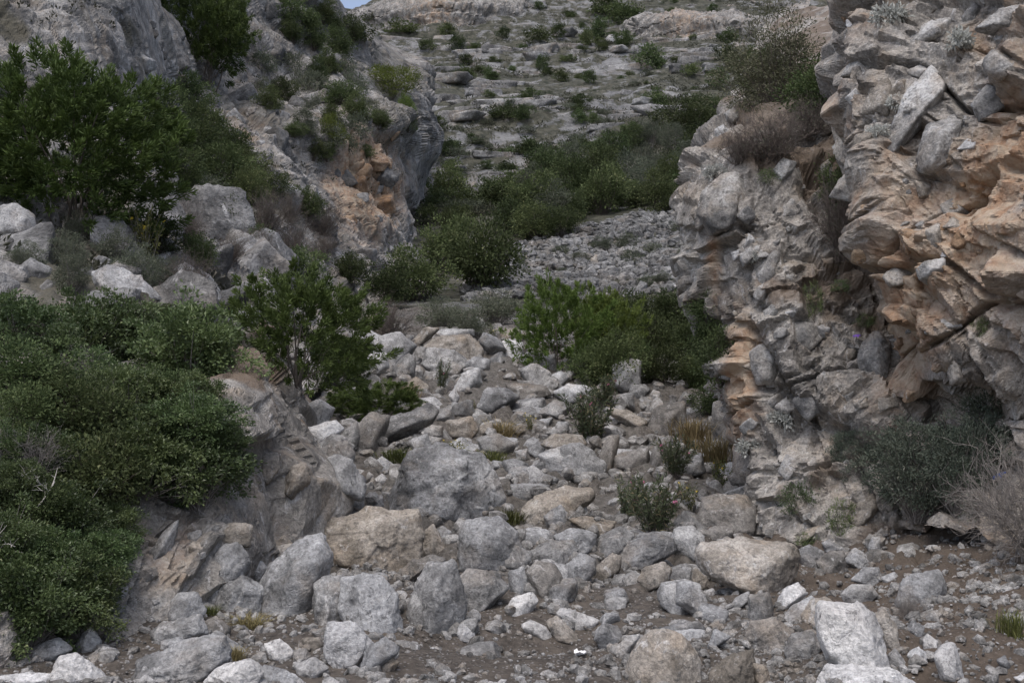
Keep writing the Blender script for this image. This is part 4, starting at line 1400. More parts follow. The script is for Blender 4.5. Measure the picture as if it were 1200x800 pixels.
def conifer_bush(seed, n=300, per=72, H=0.85, plume=0.125, needle=0.037, lump=0.35, inner=0.3, limbs=22, lrad=0.006, low=0.02):
    """juniper: upswept plumes of fine scale-leaf sprays"""
    r = np.random.default_rng(seed)
    C, d = crown_centres(r, n, H, lump, inner, low, seed % 50)
    n = len(C)
    ax = unit(d * np.array([0.8, 0.8, 0.5]) + np.array([0, 0, 0.55]) + r.normal(size=d.shape) * 0.3)
    pl = plume * r.uniform(0.6, 1.35, n)
    ci = np.repeat(np.arange(n), per)
    t = r.random(len(ci)) ** 0.8
    rad = unit(r.normal(size=(len(ci), 3)))
    p = C[ci] + ax[ci] * (t * pl[ci])[:, None] + rad * ((1 - t * 0.75) * pl[ci] * 0.33 * r.random(len(ci)) ** 0.6)[:, None]
    dd = unit(ax[ci] * 0.9 + rad * 0.6 + r.normal(size=p.shape) * 0.25)
    V, F = leaf_quads(p, dd, needle * r.uniform(0.7, 1.5, len(p)), needle * 0.29, r, 0.1)
    rnd = np.clip(0.35 * r.random(len(p)) + 0.35 * t + 0.3 * r.random(n)[ci], 0, 1)
    sel = r.permutation(n)[:limbs]
    pa = limb_paths(r, C[sel], 0.035)
    ra = np.linspace(1.0, 0.3, 5)[None, :] * lrad * r.uniform(0.6, 1.6, (len(sel), 1))
    BV, BF = tube_mesh(pa, ra)
    return (V, F, np.repeat(rnd, 4)), (BV, BF)

def twig_bush(seed, stems=46, kids=7, kids2=4, H=0.8, rad=0.006, leaves=0, leaf=0.03, spread=0.5, curl=0.12):
    """leafless or sparse brush: stems, side twigs and twiglets"""
    r = np.random.default_rng(seed)
    C, d = crown_centres(r, stems, H, 0.3, 0.35, 0.1, seed % 50, spread)
    P0 = limb_paths(r, C, 0.04, curl, 6)
    V1, F1 = tube_mesh(P0, np.linspace(1, 0.35, 6)[None] * rad * r.uniform(0.6, 1.3, (len(C), 1)), 3)
    def side(Pp, k, ln, rr):
        n, m = Pp.shape[:2]
        i = np.repeat(np.arange(n), k)
        t = r.uniform(0.3, 1.0, len(i)) * (m - 1.001)
        j = t.astype(int); f = (t - j)[:, None]
        s = Pp[i, j] * (1 - f) + Pp[i, j + 1] * f
        dr = unit(Pp[i, j + 1] - Pp[i, j])
        e = unit(dr + r.normal(size=dr.shape) * 0.7 + np.array([0, 0, 0.15]))
        q = np.linspace(0, 1, 4)[None, :, None]
        l = (ln * r.uniform(0.5, 1.3, len(i)))[:, None, None]
        bend = r.normal(size=(len(i), 1, 3)) * 0.25
        pp = s[:, None] + (e[:, None] * q + bend * q * q) * l
        V, F = tube_mesh(pp, np.linspace(1, 0.3, 4)[None] * rr * r.uniform(0.7, 1.2, (len(i), 1)), 3)
        return pp, V, F
    P1, V2, F2 = side(P0, kids, 0.24, rad * 0.55)
    P2, V3, F3 = side(P1, kids2, 0.11, rad * 0.35)
    BV = np.concatenate([V1, V2, V3]); BF = np.concatenate([F1, F2 + len(V1), F3 + len(V1) + len(V2)])
    lv = None
    if leaves:
        i = r.integers(len(P2), size=leaves); t = r.random(leaves)[:, None]
        p = P2[i, 1] * (1 - t) + P2[i, 3] * t
        dd = unit(r.normal(size=p.shape) * 0.6 + unit(P2[i, 3] - P2[i, 1]) + np.array([0, 0, 0.3]))
        V, F = leaf_quads(p, dd, leaf * r.uniform(0.6, 1.3, leaves), leaf * 0.32, r)
        lv = (V, F, np.repeat(r.random(leaves), 4))
    return lv, (BV, BF)

def flower_fan(c, s, r, petals=6):
    """one flower: petals that share the centre vertex"""
    nz = unit(r.normal(size=3) * 0.5 + np.array([0, -0.5, 0.7]))
    u = unit(np.cross(nz, np.array([1.0, 0.1, 0]))); v = np.cross(nz, u)
    V = [c]; F = []
    for k in range(petals):
        a0 = k * 2 * math.pi / petals
        for da, rr, lift in ((-0.38, 0.7, 0.25), (0.0, 1.0, 0.1), (0.38, 0.7, 0.25)):
            V.append(c + (u * math.cos(a0 + da) + v * math.sin(a0 + da)) * s * rr + nz * s * lift)
        F.append([0, 3 * k + 1, 3 * k + 2, 3 * k + 3])
    return np.array(V), np.array(F)

def wand_bush(seed, stems=30, per=34, H=1.0, leaf=0.11, wid=0.2, spread=0.42, flowers=0):
    """upright wands set with narrow leaves (oleander and the like)"""
    r = np.random.default_rng(seed)
    a = r.uniform(0, 6.28, stems); rr = spread * r.random(stems) ** 0.6
    tip = np.stack([np.cos(a) * rr, np.sin(a) * rr, H * r.uniform(0.55, 1.0, stems)], 1)
    Pp = limb_paths(r, tip, 0.06, 0.08, 6)
    BV, BF = tube_mesh(Pp, np.linspace(1, 0.4, 6)[None] * 0.006 * np.ones((stems, 1)), 3)
    i = np.repeat(np.arange(stems), per)
    t = r.uniform(0.25, 1.0, len(i)) * 4.99
    j = t.astype(int); f = (t - j)[:, None]
    p = Pp[i, j] * (1 - f) + Pp[i, j + 1] * f
    ax = unit(Pp[i, j + 1] - Pp[i, j])
    dd = unit(ax * 0.8 + r.normal(size=p.shape) * 0.7)
    V, F = leaf_quads(p, dd, leaf * r.uniform(0.6, 1.2, len(p)), leaf * wid, r, 0.12)
    fl = None
    if flowers:
        k = r.integers(stems, size=flowers)
        fl = [flower_fan(tip[q] + r.normal(0, 0.02, 3), 0.035, r) for q in k]
    return (V, F, np.repeat(r.random(len(p)), 4)), (BV, BF), fl

def grass_tuft(seed, n=260, H=0.9, spread=0.45, wid=0.012):
    r = np.random.default_rng(seed)
    b = np.stack([r.normal(0, 0.2, n), r.normal(0, 0.2, n), np.full(n, -0.04)], 1)
    a = r.uniform(0, 6.28, n); o = spread * r.random(n)
    tip = b + np.stack([np.cos(a) * o, np.sin(a) * o, H * r.uniform(0.5, 1.0, n)], 1)
    mid = b * 0.45 + tip * 0.55 + np.array([0, 0, 0.15])
    s = np.stack([-np.sin(a), np.cos(a), 0 * a], 1) * wid
    V = np.stack([b - s, b + s, mid + s * 0.8, mid - s * 0.8, tip], 1).reshape(-1, 3)
    k = np.arange(n)[:, None] * 5
    F = np.concatenate([k + np.array([[0, 1, 2, 3]]), k + np.array([[3, 2, 4, 4]])])
    F4 = k + np.array([[0, 1, 2, 3]])
    # tips as slim quads
    tv = np.stack([mid - s * 0.8, mid + s * 0.8, tip + s * 0.15, tip - s * 0.15], 1).reshape(-1, 3)
    qv = np.stack([b - s, b + s, mid + s * 0.8, mid - s * 0.8], 1).reshape(-1, 3)
    V = np.concatenate([qv, tv]); F = np.arange(n * 8).reshape(-1, 4)
    rn = r.random(n)
    return V, F, np.concatenate([np.repeat(rn, 4), np.repeat(rn, 4)])

L_ = leaf_material
M['lentisk'] = L_('lentisk_leaf', (0.034, 0.056, 0.020), (0.15, 0.20, 0.08), (0.23, 0.27, 0.12), 0.25, 0.42, 0.45, 0.35)
M['juniper'] = L_('juniper_spray', (0.027, 0.048, 0.013), (0.095, 0.14, 0.036), None, 0.15, 0.6, 0.25, 0.15)
M['brightjuniper'] = L_('bright_juniper_spray', (0.045, 0.075, 0.016), (0.15, 0.21, 0.05), None, 0.2, 0.6, 0.25, 0.12)
M['evergreen'] = L_('evergreen_leaf', (0.032, 0.048, 0.019), (0.125, 0.16, 0.066), (0.18, 0.20, 0.095), 0.25, 0.6, 0.2, 0.38)
M['greygreen'] = L_('grey_green_leaf', (0.07, 0.085, 0.058), (0.16, 0.175, 0.125), (0.25, 0.25, 0.19), 0.2, 0.7, 0.2, 0.2)
M['olive'] = L_('olive_leaf', (0.075, 0.08, 0.045), (0.17, 0.165, 0.105), (0.26, 0.25, 0.18), 0.2, 0.6, 0.25, 0.12)
M['bluegreen'] = L_('blue_green_leaf', (0.05, 0.07, 0.052), (0.145, 0.165, 0.128), (0.27, 0.27, 0.215), 0.2, 0.65, 0.25, 0.1)
M['limegreen'] = L_('lime_green_leaf', (0.06, 0.085, 0.018), (0.16, 0.21, 0.045), None, 0.3, 0.6, 0.25, 0.15)
M['oleander'] = L_('oleander_leaf', (0.05, 0.07, 0.035), (0.12, 0.145, 0.08), (0.20, 0.18, 0.10), 0.2, 0.5, 0.35, 0.15)
M['straw'] = L_('dry_grass_blade', (0.13, 0.105, 0.05), (0.30, 0.25, 0.13), None, 0.25, 0.8, 0.15, 0.2)
M['grass'] = L_('green_grass_blade', (0.06, 0.075, 0.025), (0.16, 0.17, 0.06), None, 0.25, 0.7, 0.2, 0.2)
M['silver'] = L_('silver_leaf', (0.26, 0.27, 0.25), (0.48, 0.49, 0.46), None, 0.1, 0.8, 0.15, 0.1)
M['bark'] = plain_material('bark', (0.05, 0.042, 0.035), (0.16, 0.14, 0.12), 30)
M['greytwig'] = plain_material('grey_twig', (0.14, 0.125, 0.115), (0.30, 0.28, 0.26), 40)
M['deadwood'] = plain_material('bleached_dead_wood', (0.36, 0.34, 0.31), (0.58, 0.56, 0.53), 40)
M['brownbrush'] = plain_material('brown_brush', (0.075, 0.062, 0.055), (0.17, 0.145, 0.13), 30)
M['yellow'] = plain_material('yellow_petal', (0.55, 0.42, 0.04), (0.65, 0.5, 0.06))
M['pink'] = plain_material('pink_petal', (0.55, 0.14, 0.28), (0.65, 0.22, 0.36))
M['purple'] = plain_material('purple_petal', (0.16, 0.07, 0.42), (0.24, 0.11, 0.55))

PROT = {}
def proto(kind, builder, variants, leafmat, barkmat, extra=None):
    out = []
    for k in range(variants):
        res = builder(k)
        lv, br = res[0], res[1]
        item = {}
        if lv is not None: item['foliage'] = mesh_np('foliage', lv[0], lv[1], [M[leafmat]], False, {'rnd': lv[2]})
        if br is not None: item['branches'] = mesh_np('branches', br[0], br[1], [M[barkmat]])
        if len(res) > 2 and res[2] is not None: item['flower'] = [mesh_np('flower', fv, ff, [M[extra]], False) for (fv, ff) in res[2]]
        out.append(item)
    PROT[kind] = out

proto('lentisk', lambda k: broadleaf(10 + k, 190, 62, 0.044, 0.6, 0.055, 0.82, 0.55, 0.4, 90, 0.007, 0.02), 4, 'lentisk', 'greytwig')
proto('juniper', lambda k: conifer_bush(20 + k), 3, 'juniper', 'bark')
proto('juniper_tree', lambda k: conifer_bush(30 + k, 820, 58, 0.95, 0.088, 0.031, 0.32, 0.3, 16, 0.006, 0.02), 1, 'juniper', 'bark')
proto('bright', lambda k: conifer_bush(35 + k, 340, 56, 0.8, 0.10, 0.034, 0.35, 0.3, 16, 0.006, 0.02), 2, 'brightjuniper', 'bark')
proto('evergreen', lambda k: broadleaf(40 + k, 110, 46, 0.055, 0.55, 0.085, 0.85, 0.4, 0.35, 60, 0.008, 0.03), 4, 'evergreen', 'bark')
proto('greygreen', lambda k: broadleaf(50 + k, 120, 46, 0.05, 0.32, 0.07, 0.75, 0.35, 0.35, 90, 0.006, 0.05), 3, 'greygreen', 'greytwig')
proto('olive', lambda k: broadleaf(55 + k, 240, 60, 0.034, 0.26, 0.06, 0.95, 0.35, 0.5, 150, 0.006, 0.12), 1, 'olive', 'brownbrush')
proto('bluegreen', lambda k: broadleaf(60 + k, 210, 60, 0.034, 0.42, 0.045, 0.85, 0.3, 0.4, 120, 0.005, 0.02), 2, 'bluegreen', 'greytwig')
proto('lime', lambda k: broadleaf(65 + k, 120, 60, 0.04, 0.4, 0.06, 0.7, 0.3, 0.35, 50, 0.006, 0.05), 1, 'limegreen', 'bark')
proto('hillshrub', lambda k: broadleaf(70 + k, 60, 26, 0.085, 0.6, 0.09, 0.85, 0.35, 0.35, 8, 0.012, 0.02)[:1] + (None,), 5, 'evergreen', 'bark')
proto('hillgrey', lambda k: broadleaf(80 + k, 50, 24, 0.075, 0.45, 0.09, 0.6, 0.35, 0.35, 8, 0.012, 0.02)[:1] + (None,), 3, 'greygreen', 'bark')
proto('drybrush', lambda k: twig_bush(90 + k, 50, 7, 4, 0.8, 0.0055), 2, 'greygreen', 'greytwig')
proto('brownbrush', lambda k: twig_bush(95 + k, 60, 8, 4, 0.75, 0.006, 700, 0.03), 2, 'greygreen', 'brownbrush')
proto('oleander', lambda k: wand_bush(100 + k, 40, 34, 0.85, 0.10, 0.2, 0.45, 3), 2, 'oleander', 'bark', 'pink')
proto('yellowplant', lambda k: wand_bush(105 + k, 22, 22, 0.8, 0.09, 0.3, 0.4, 6), 2, 'grass', 'greytwig', 'yellow')
proto('straw', lambda k: (grass_tuft(110 + k, 220, 0.7, 0.9), None), 2, 'straw', 'bark')
proto('grass', lambda k: (grass_tuft(115 + k, 200, 0.6, 0.9), None), 2, 'grass', 'bark')
proto('silver', lambda k: broadleaf(120 + k, 26, 22, 0.17, 0.45, 0.09, 0.55, 0.3, 0.3, 20, 0.012, 0.05), 2, 'silver', 'bark')
proto('greentuft', lambda k: broadleaf(125 + k, 40, 30, 0.08, 0.3, 0.08, 0.6, 0.3, 0.3, 16, 0.008, 0.05), 2, 'lentisk', 'bark')

rp = np.random.default_rng(31)
def put(kind, loc, w, h, name, label, cat, group=None, variant=None, rz=None, tilt=None):
    item = PROT[kind][rp.integers(len(PROT[kind])) if variant is None else variant % len(PROT[kind])]
    rz = rp.uniform(0, 6.28) if rz is None else rz
    tl = rp.normal(0, 0.08, 2) if tilt is None else tilt
    if len(item) == 1:
        o = link(name, list(item.values())[0])
    else:
        o = link(name, None)
        for k, me in item.items():
            k2 = {'foliage': 'crown', 'branches': 'trunk'}.get(k, k) if cat == 'tree' else k
            for q in (me if isinstance(me, list) else [me]):
                link(k2, q, parent=o)
    o.location = loc; o.rotation_euler = (tl[0], tl[1], rz); o.scale = (w, w, h)
    tag(o, label, cat, group)
    return o

H0 = {'lentisk': .82, 'juniper': .85, 'juniper_tree': .95, 'bright': .8, 'evergreen': .85, 'greygreen': .75, 'olive': .95, 'bluegreen': .85, 'lime': .7, 'hillshrub': .85, 'hillgrey': .6,
      'drybrush': .8, 'brownbrush': .75, 'oleander': .85, 'yellowplant': .8, 'straw': .8, 'grass': .7, 'silver': .55, 'greentuft': .6}
def plant(kind, px, base, wpx, hpx, name, label, cat='shrub', group=None, only=None, back=0.0, sink=0.06, variant=None, rz=None):
    """a plant rooted where the photograph shows its foot, wpx by hpx pixels large"""
    hit = cast(px, base, only)
    if hit is None: return None
    p = np.array(hit[0]); m = p[1] / FPX
    p[1] += back
    h = hpx * m / H0[kind]
    p[2] -= sink * h
    return put(kind, p, wpx * m, h, name, label, cat, group, variant, rz)

def inside(poly, x, y):
    c = False
    n = len(poly)
    for i in range(n):
        x1, y1 = poly[i]; x2, y2 = poly[i - 1]
        if (y1 > y) != (y2 > y) and x < (x2 - x1) * (y - y1) / (y2 - y1) + x1: c = not c
    return c

def thicket(kinds, poly, n, size, name, label, cat='shrub', group=None, only=None, seed=0, asp=(0.75, 1.1), mind=0.6):
    """several shrubs growing side by side over one patch of ground"""
    r = np.random.default_rng(seed)
    a = np.array(poly); pts = []
    for _ in range(4000):
        if len(pts) >= n: break
        x, y = r.uniform(a.min(0), a.max(0))
        s = r.uniform(*size)
        if inside(poly, x, y) and all(math.hypot(x - q[0], y - q[1]) > mind * (s + q[2]) / 2 for q in pts): pts.append((x, y, s))
    for (x, y, s) in sorted(pts, key=lambda q: q[1]):
        h = s * r.uniform(*asp)
        plant(kinds[r.integers(len(kinds))], x, y + h * 0.35, s, h, name, label, cat, group, only)

# leafy bank on the left
thicket(['lentisk', 'lentisk', 'lentisk', 'evergreen'], [(0, 385), (60, 380), (140, 365), (205, 385), (245, 405), (255, 430), (225, 445), (245, 490), (268, 520), (262, 550), (225, 560), (190, 545), (150, 585), (125, 640), (110, 675), (50, 700), (0, 705)],
        33, (56, 122), 'lentisk_shrub', 'glossy leafed green shrub hanging over the left outcrop', 'shrub', 'leafy shrubs over the left outcrop', ('left_outcrop', 'left_flank'), 3, (0.7, 0.95), 0.45)
for (x, b, w, h) in ((100, 742, 96, 84), (40, 750, 110, 90), (70, 725, 90, 70)):
    plant('lentisk', x, b, w, h, 'lentisk_shrub', 'glossy leafed shrub growing right down to the foot of the left outcrop', 'shrub', 'low shrubs at the outcrop foot', ('left_outcrop', 'stream_bed'))
plant('brownbrush', 30, 425, 90, 55, 'dry_shrub', 'purplish leafless shrub above the glossy leafed bank')
plant('brownbrush', 10, 380, 70, 46, 'dry_shrub', 'twiggy brown shrub beside the purplish leafless one on the left slope')
thicket(['greygreen'], [(20, 275), (130, 265), (140, 320), (20, 330)], 5, (36, 54), 'grey_green_shrub', 'low grey green shrub among boulders below the large juniper', 'shrub', 'grey green shrubs below the large juniper', None, 4)
plant('greygreen', 228, 242, 75, 40, 'spurge_bush', 'pale green domed spurge bush beside the large juniper')
plant('drybrush', 215, 285, 70, 60, 'dry_shrub', 'thin leafless grey shrub below the pale spurge bush')
plant('yellowplant', 172, 315, 60, 75, 'dry_shrub', 'sparse yellowish shrub between boulders on the left slope')
thicket(['brownbrush', 'greygreen', 'evergreen'], [(140, 290), (260, 260), (330, 270), (280, 310), (230, 330), (150, 330)], 9, (35, 60), 'slope_shrub', 'scrubby mixed shrub between the boulders of the left slope', 'shrub', 'scrub between the left slope boulders', None, 5)
for (x, b, w, h, l) in ((60, 560, 70, 60, 'leafless grey twigs poking from the middle of the leafy left bank'), (150, 500, 60, 50, 'dead grey twigs in the leafy bank above the outcrop'), (110, 470, 80, 60, 'dry twigs under the purplish shrub on the left bank')):
    plant('drybrush', x, b, w, h, 'dry_twigs', l, 'shrub', None, None, -0.3)
# junipers
plant('juniper_tree', 70, 275, 250, 225, 'juniper_tree', 'large dark green juniper tree on the left slope', 'tree', None, None, 0.6, 0.05, 0, 0.4)
plant('juniper', 340, 448, 165, 138, 'juniper_shrub', 'dark green juniper shrub on top of the left outcrop', 'shrub', None, None, 0.3, 0.05, 1)
plant('juniper', 395, 455, 85, 62, 'juniper_shrub', 'low brownish juniper shrub spilling down beside the left outcrop', 'shrub', None, None, 0, 0.05, 2)
plant('juniper', 450, 492, 85, 44, 'low_shrub', 'low green cushion shrub in the left of the boulder chute')
plant('juniper', 412, 490, 60, 38, 'low_shrub', 'small green shrub under the juniper at the chute edge')
plant('juniper', 240, 98, 110, 125, 'pine_tree', 'dark pine leaning from the upper left cliff', 'tree', None, None, 0, 0.05, 0)
plant('juniper', 262, 70, 70, 85, 'pine_tree', 'smaller dark pine behind the leaning one on the upper left cliff', 'tree', None, None, 0, 0.05, 1)
# dark shrubs in the gully behind the left cliff
thicket(['evergreen'], [(172, 130), (215, 110), (240, 150), (285, 170), (300, 225), (250, 230), (205, 205), (172, 190)], 12, (42, 66), 'evergreen_shrub', 'dark evergreen shrub in the gully right of the tall left cliff', 'shrub', 'dark shrubs in the left gully', None, 6, (0.8, 1.1), 0.5)
thicket(['evergreen', 'brownbrush'], [(290, 230), (340, 220), (390, 260), (370, 330), (300, 290)], 9, (34, 56), 'evergreen_shrub', 'dull dark shrub on the slope under the orange spur', 'shrub', 'dull shrubs under the orange spur', None, 7)
thicket(['evergreen'], [(320, 20), (370, 5), (415, 40), (385, 60), (330, 55)], 8, (28, 44), 'ridge_shrub', 'dark shrub crowning the left spur', 'shrub', 'dark shrubs on the spur crest', None, 8)
thicket(['evergreen', 'hillgrey'], [(300, 60), (400, 70), (450, 120), (430, 190), (380, 190), (310, 120)], 26, (18, 38), 'spur_shrub', 'small shrub rooted in cracks of the grey left spur', 'shrub', 'small shrubs on the left spur', None, 9)
plant('lime', 460, 112, 58, 40, 'lime_green_bush', 'bright yellow green bush at the lip of the orange spur')
plant('lime', 478, 150, 24, 46, 'lime_green_bush', 'yellow green bush trailing down the edge of the orange spur')
plant('lime', 395, 172, 34, 44, 'green_bush', 'fresh green bush growing from a crack in the orange spur')
plant('evergreen', 410, 330, 36, 36, 'ivy_clump', 'dark ivy like clump at the foot of the orange spur')
for (x, b, w, h, l) in ((527, 243, 46, 50, 'round dark bush standing alone at the ravine mouth'), (532, 275, 40, 38, 'dark bush below the round one at the ravine mouth'),
                        (482, 352, 70, 62, 'very dark bush at the foot of the orange spur'), (562, 340, 84, 90, 'large dark bush at the left edge of the scree'),
                        (522, 318, 60, 64, 'dark bush between two larger ones left of the scree'), (452, 352, 50, 44, 'shadowed bush behind the crest of the boulder chute')):
    plant('evergreen', x, b, w, h, 'evergreen_bush', l)
plant('greygreen', 517, 388, 58, 40, 'domed_shrub', 'domed grey green shrub on the crest of the boulder chute')
plant('greygreen', 580, 382, 66, 42, 'domed_shrub', 'grey green shrub left of the bright green bush')
plant('greygreen', 548, 395, 44, 34, 'domed_shrub', 'small grey green shrub between the two domed ones')
plant('brownbrush', 455, 395, 60, 46, 'dry_shrub', 'dry twiggy shrub on the crest by the leaning tan rock')
# the bright green juniper and the thicket to its right
plant('bright', 655, 436, 110, 108, 'bright_green_bush', 'bright green juniper bush above the boulder chute', 'shrub', None, None, 0.3, 0.05, 0)
plant('bright', 703, 432, 86, 102, 'bright_green_bush', 'second bright green bush touching the juniper above the chute', 'shrub', None, None, 0.6, 0.05, 1)
thicket(['evergreen'], [(690, 392), (740, 372), (810, 366), (850, 368), (858, 436), (800, 444), (760, 432), (690, 436)], 15, (44, 64), 'evergreen_bush', 'dark green bush in the thicket against the right buttress', 'shrub', 'thicket against the right buttress', None, 12, (0.8, 1.1), 0.5)
thicket(['evergreen'], [(820, 430), (862, 420), (872, 475), (830, 475)], 4, (34, 50), 'evergreen_bush', 'dark leafy bush in the recess under the buttress overhang', 'shrub', 'bushes under the buttress overhang', ('stream_bed',), 13)
# thicket above the scree
thicket(['evergreen', 'evergreen', 'evergreen', 'greygreen'], [(600, 215), (640, 190), (700, 175), (760, 150), (845, 120), (870, 180), (860, 240), (800, 248), (730, 245), (680, 262), (640, 272), (600, 262)], 34, (30, 66), 'thicket_bush', 'dark green bush in the dense thicket above the scree',
        'shrub', 'thicket above the scree', ('hillside',), 14, (0.75, 1.1), 0.45)
thicket(['greygreen', 'hillgrey'], [(600, 310), (700, 275), (800, 265), (830, 330), (740, 335), (620, 345)], 16, (16, 34), 'scree_shrub', 'low grey green shrub growing on the scree', 'shrub', 'shrubs on the scree', ('hillside',), 15, (0.45, 0.7))
# right buttress and crag
plant('olive', 935, 128, 150, 150, 'olive_tree', 'grey green wild olive on top of the right buttress', 'tree', None, ('right_buttress',), 1.0, 0.05, 0)
plant('evergreen', 965, 140, 90, 70, 'evergreen_bush', 'dark bush under the wild olive on the right buttress', 'shrub', None, ('right_buttress',))
plant('evergreen', 905, 112, 60, 60, 'evergreen_bush', 'dull green bush at the left foot of the wild olive', 'shrub', None, ('right_buttress',))
plant('lime', 892, 110, 46, 32, 'yellow_green_bush', 'yellow green low bush beside the wild olive', 'shrub', None, ('right_buttress',))
for (x, b, w, h, l) in ((905, 185, 100, 58, 'purplish grey leafless brush along the ledge of the right buttress'), (865, 190, 60, 46, 'thin grey brush at the edge of the right buttress'),
                        (950, 160, 80, 46, 'grey brush under the dark bush on the right buttress')):
    plant('brownbrush', x, b, w, h, 'dry_shrub', l, 'shrub', None, ('right_buttress',))
plant('brownbrush', 985, 296, 76, 100, 'dry_shrub', 'dark dry shrub in the cleft between buttress and crag', 'shrub', None, ('right_buttress',), 0.0)
plant('evergreen', 990, 250, 56, 66, 'evergreen_bush', 'dark bush in the cleft above the dark dry shrub', 'shrub', None, ('right_buttress',))
plant('bluegreen', 1065, 600, 122, 112, 'blue_green_bush', 'dense blue green bush at the foot of the orange crag', 'shrub', None, None, -0.2, 0.05, 0)
plant('bluegreen', 1122, 596, 96, 118, 'blue_green_bush', 'taller green bush against the orange crag', 'shrub', None, None, 0.0, 0.05, 1)
plant('bluegreen', 1010, 560, 60, 66, 'blue_green_bush', 'small grey bush at the left edge of the blue green one', 'shrub', None, None, 0.0)
plant('greygreen', 1165, 530, 90, 84, 'grey_green_bush', 'grey green bush higher on the crag behind the dry brush', 'shrub', None, None, -0.2)
plant('drybrush', 1180, 640, 165, 130, 'dry_brush', 'tangle of grey leafless branches on the dirt bank', 'shrub', None, None, -0.5, 0.02)
plant('drybrush', 1135, 628, 100, 84, 'dry_brush', 'smaller leafless brush beside the grey tangle on the dirt bank', 'shrub', None, None, -0.3, 0.02)
plant('drybrush', 1062, 722, 46, 34, 'dry_brush', 'small grey dry tuft beside the tall white wedge')
for (x, b, s, l) in ((1045, 28, 34, 'white leaved cushion plant near the top left of the crag'), (1126, 56, 30, 'silver plant on the ledge high on the orange crag'), (1055, 128, 24, 'silver plant halfway up the grey slab of the crag'),
                     (1028, 160, 20, 'small silver plant at the left edge of the crag'), (838, 208, 20, 'silver plant on the top corner of the right buttress'), (884, 306, 16, 'tiny silver plant on the buttress face'),
                     (917, 500, 28, 'silver plant low on the buttress above the dark block'), (878, 530, 22, 'silver plant at the edge of the buttress recess')):
    plant('silver', x, b, s, s * 0.75, 'silver_plant', l, 'plant')
for (x, b, w, h, l) in ((1012, 384, 26, 16, 'green tuft in a crack of the buttress below the cleft'), (985, 342, 24, 14, 'green tuft on the buttress face under the dark dry shrub'), (935, 598, 36, 38, 'bright green tuft at the foot of the buttress'),
                        (985, 628, 30, 40, 'thin green plant on the dirt beside the buttress foot'), (942, 640, 28, 16, 'low green tuft above the long smooth tan boulder'), (955, 372, 22, 40, 'olive tuft in a groove of the buttress'),
                        (905, 215, 30, 22, 'green tuft on the top block of the buttress'), (1145, 392, 22, 24, 'dry tuft on the orange crag')):
    plant('greentuft', x, b, w, h, 'green_tuft', l, 'plant')
# stream bed plants
plant('oleander', 690, 520, 84, 66, 'oleander', 'oleander with pink flowers among the upper boulders', 'shrub')
plant('oleander', 712, 476, 60, 42, 'oleander', 'small oleander behind the pink flowered one', 'shrub')
plant('oleander', 770, 628, 96, 76, 'oleander', 'leafy oleander shoots beside the row of boulders', 'shrub')
plant('oleander', 735, 612, 60, 60, 'oleander', 'reddish oleander seedling left of the leafy shoots', 'shrub')
plant('oleander', 790, 560, 60, 56, 'oleander', 'green shoots in front of the dry yellow grass', 'shrub')
plant('oleander', 515, 462, 24, 44, 'oleander', 'slender oleander shoot in the middle of the upper chute', 'shrub')
for (k, x, b, w, h, l) in (('straw', 812, 520, 50, 44, 'tall dry yellow grass by the right buttress'), ('straw', 838, 545, 44, 50, 'dry grass clump under the buttress overhang'), ('straw', 588, 512, 36, 28, 'hanging straw coloured grass under the lens shaped boulder'),
                           ('straw', 478, 468, 26, 26, 'yellow grass clump by the low cushion shrub'), ('grass', 465, 540, 44, 24, 'grassy tuft beside the biggest cracked boulder'), ('grass', 500, 560, 30, 20, 'grass on top of the biggest cracked boulder'),
                           ('grass', 575, 545, 40, 26, 'grass tuft right of the biggest cracked boulder'), ('grass', 600, 612, 34, 24, 'green grass behind the rounded smooth boulder'), ('grass', 548, 480, 20, 14, 'small green grass tuft high in the chute'),
                           ('straw', 290, 735, 44, 20, 'dry grass at the foot of the left outcrop'), ('grass', 245, 720, 26, 16, 'green grass at the foot of the left outcrop'), ('grass', 1185, 745, 40, 44, 'dark grass clump on the dirt bank'),
                           ('straw', 275, 772, 24, 22, 'straw tuft beside the long flat slab')):
    plant(k, x, b, w, h, 'grass_clump', l, 'grass')
for (x, b, w, h, l) in ((845, 575, 44, 40, 'yellow flowered plant by the dark block under the buttress'), (622, 505, 26, 24, 'yellow flowered plant among the upper boulders'), (535, 535, 44, 22, 'yellow flowered plant on the biggest cracked boulder'),
                        (808, 600, 40, 40, 'weedy plant with yellow flowers behind the dark block'), (575, 400, 22, 20, 'yellow weed beside the red brown rock')):
    plant('yellowplant', x, b, w, h, 'flowering_plant', l, 'plant')

# far shrubs on the hillside
far_named = [(525, 44, 20, 18), (535, 60, 20, 20), (635, 84, 15, 22), (690, 98, 17, 18), (685, 55, 16, 26), (762, 82, 34, 30), (708, 20, 44, 34), (735, 28, 40, 26), (700, 45, 24, 26), (555, 60, 14, 12), (545, 77, 18, 14), (575, 95, 18, 12),
             (600, 84, 10, 8), (545, 92, 22, 14), (590, 140, 30, 18), (612, 142, 26, 18), (680, 145, 16, 18), (695, 146, 18, 16), (620, 118, 22, 16), (768, 130, 30, 26), (680, 125, 24, 16), (590, 45, 16, 14), (630, 48, 30, 16), (655, 45, 18, 20),
             (730, 55, 24, 20), (850, 70, 26, 20), (860, 85, 24, 22), (840, 105, 26, 26), (810, 90, 20, 18), (855, 50, 24, 16), (500, 60, 20, 16), (470, 40, 40, 14), (440, 30, 30, 18), (420, 48, 34, 22)]
for (x, b, w, h) in far_named:
    plant('hillshrub', x, b, w, h, 'hill_shrub', 'dark round shrub dotting the ledged hillside', 'shrub', 'dark shrubs dotting the hillside')
r = np.random.default_rng(303)
V = GRID['hillside'].reshape(-1, 3)
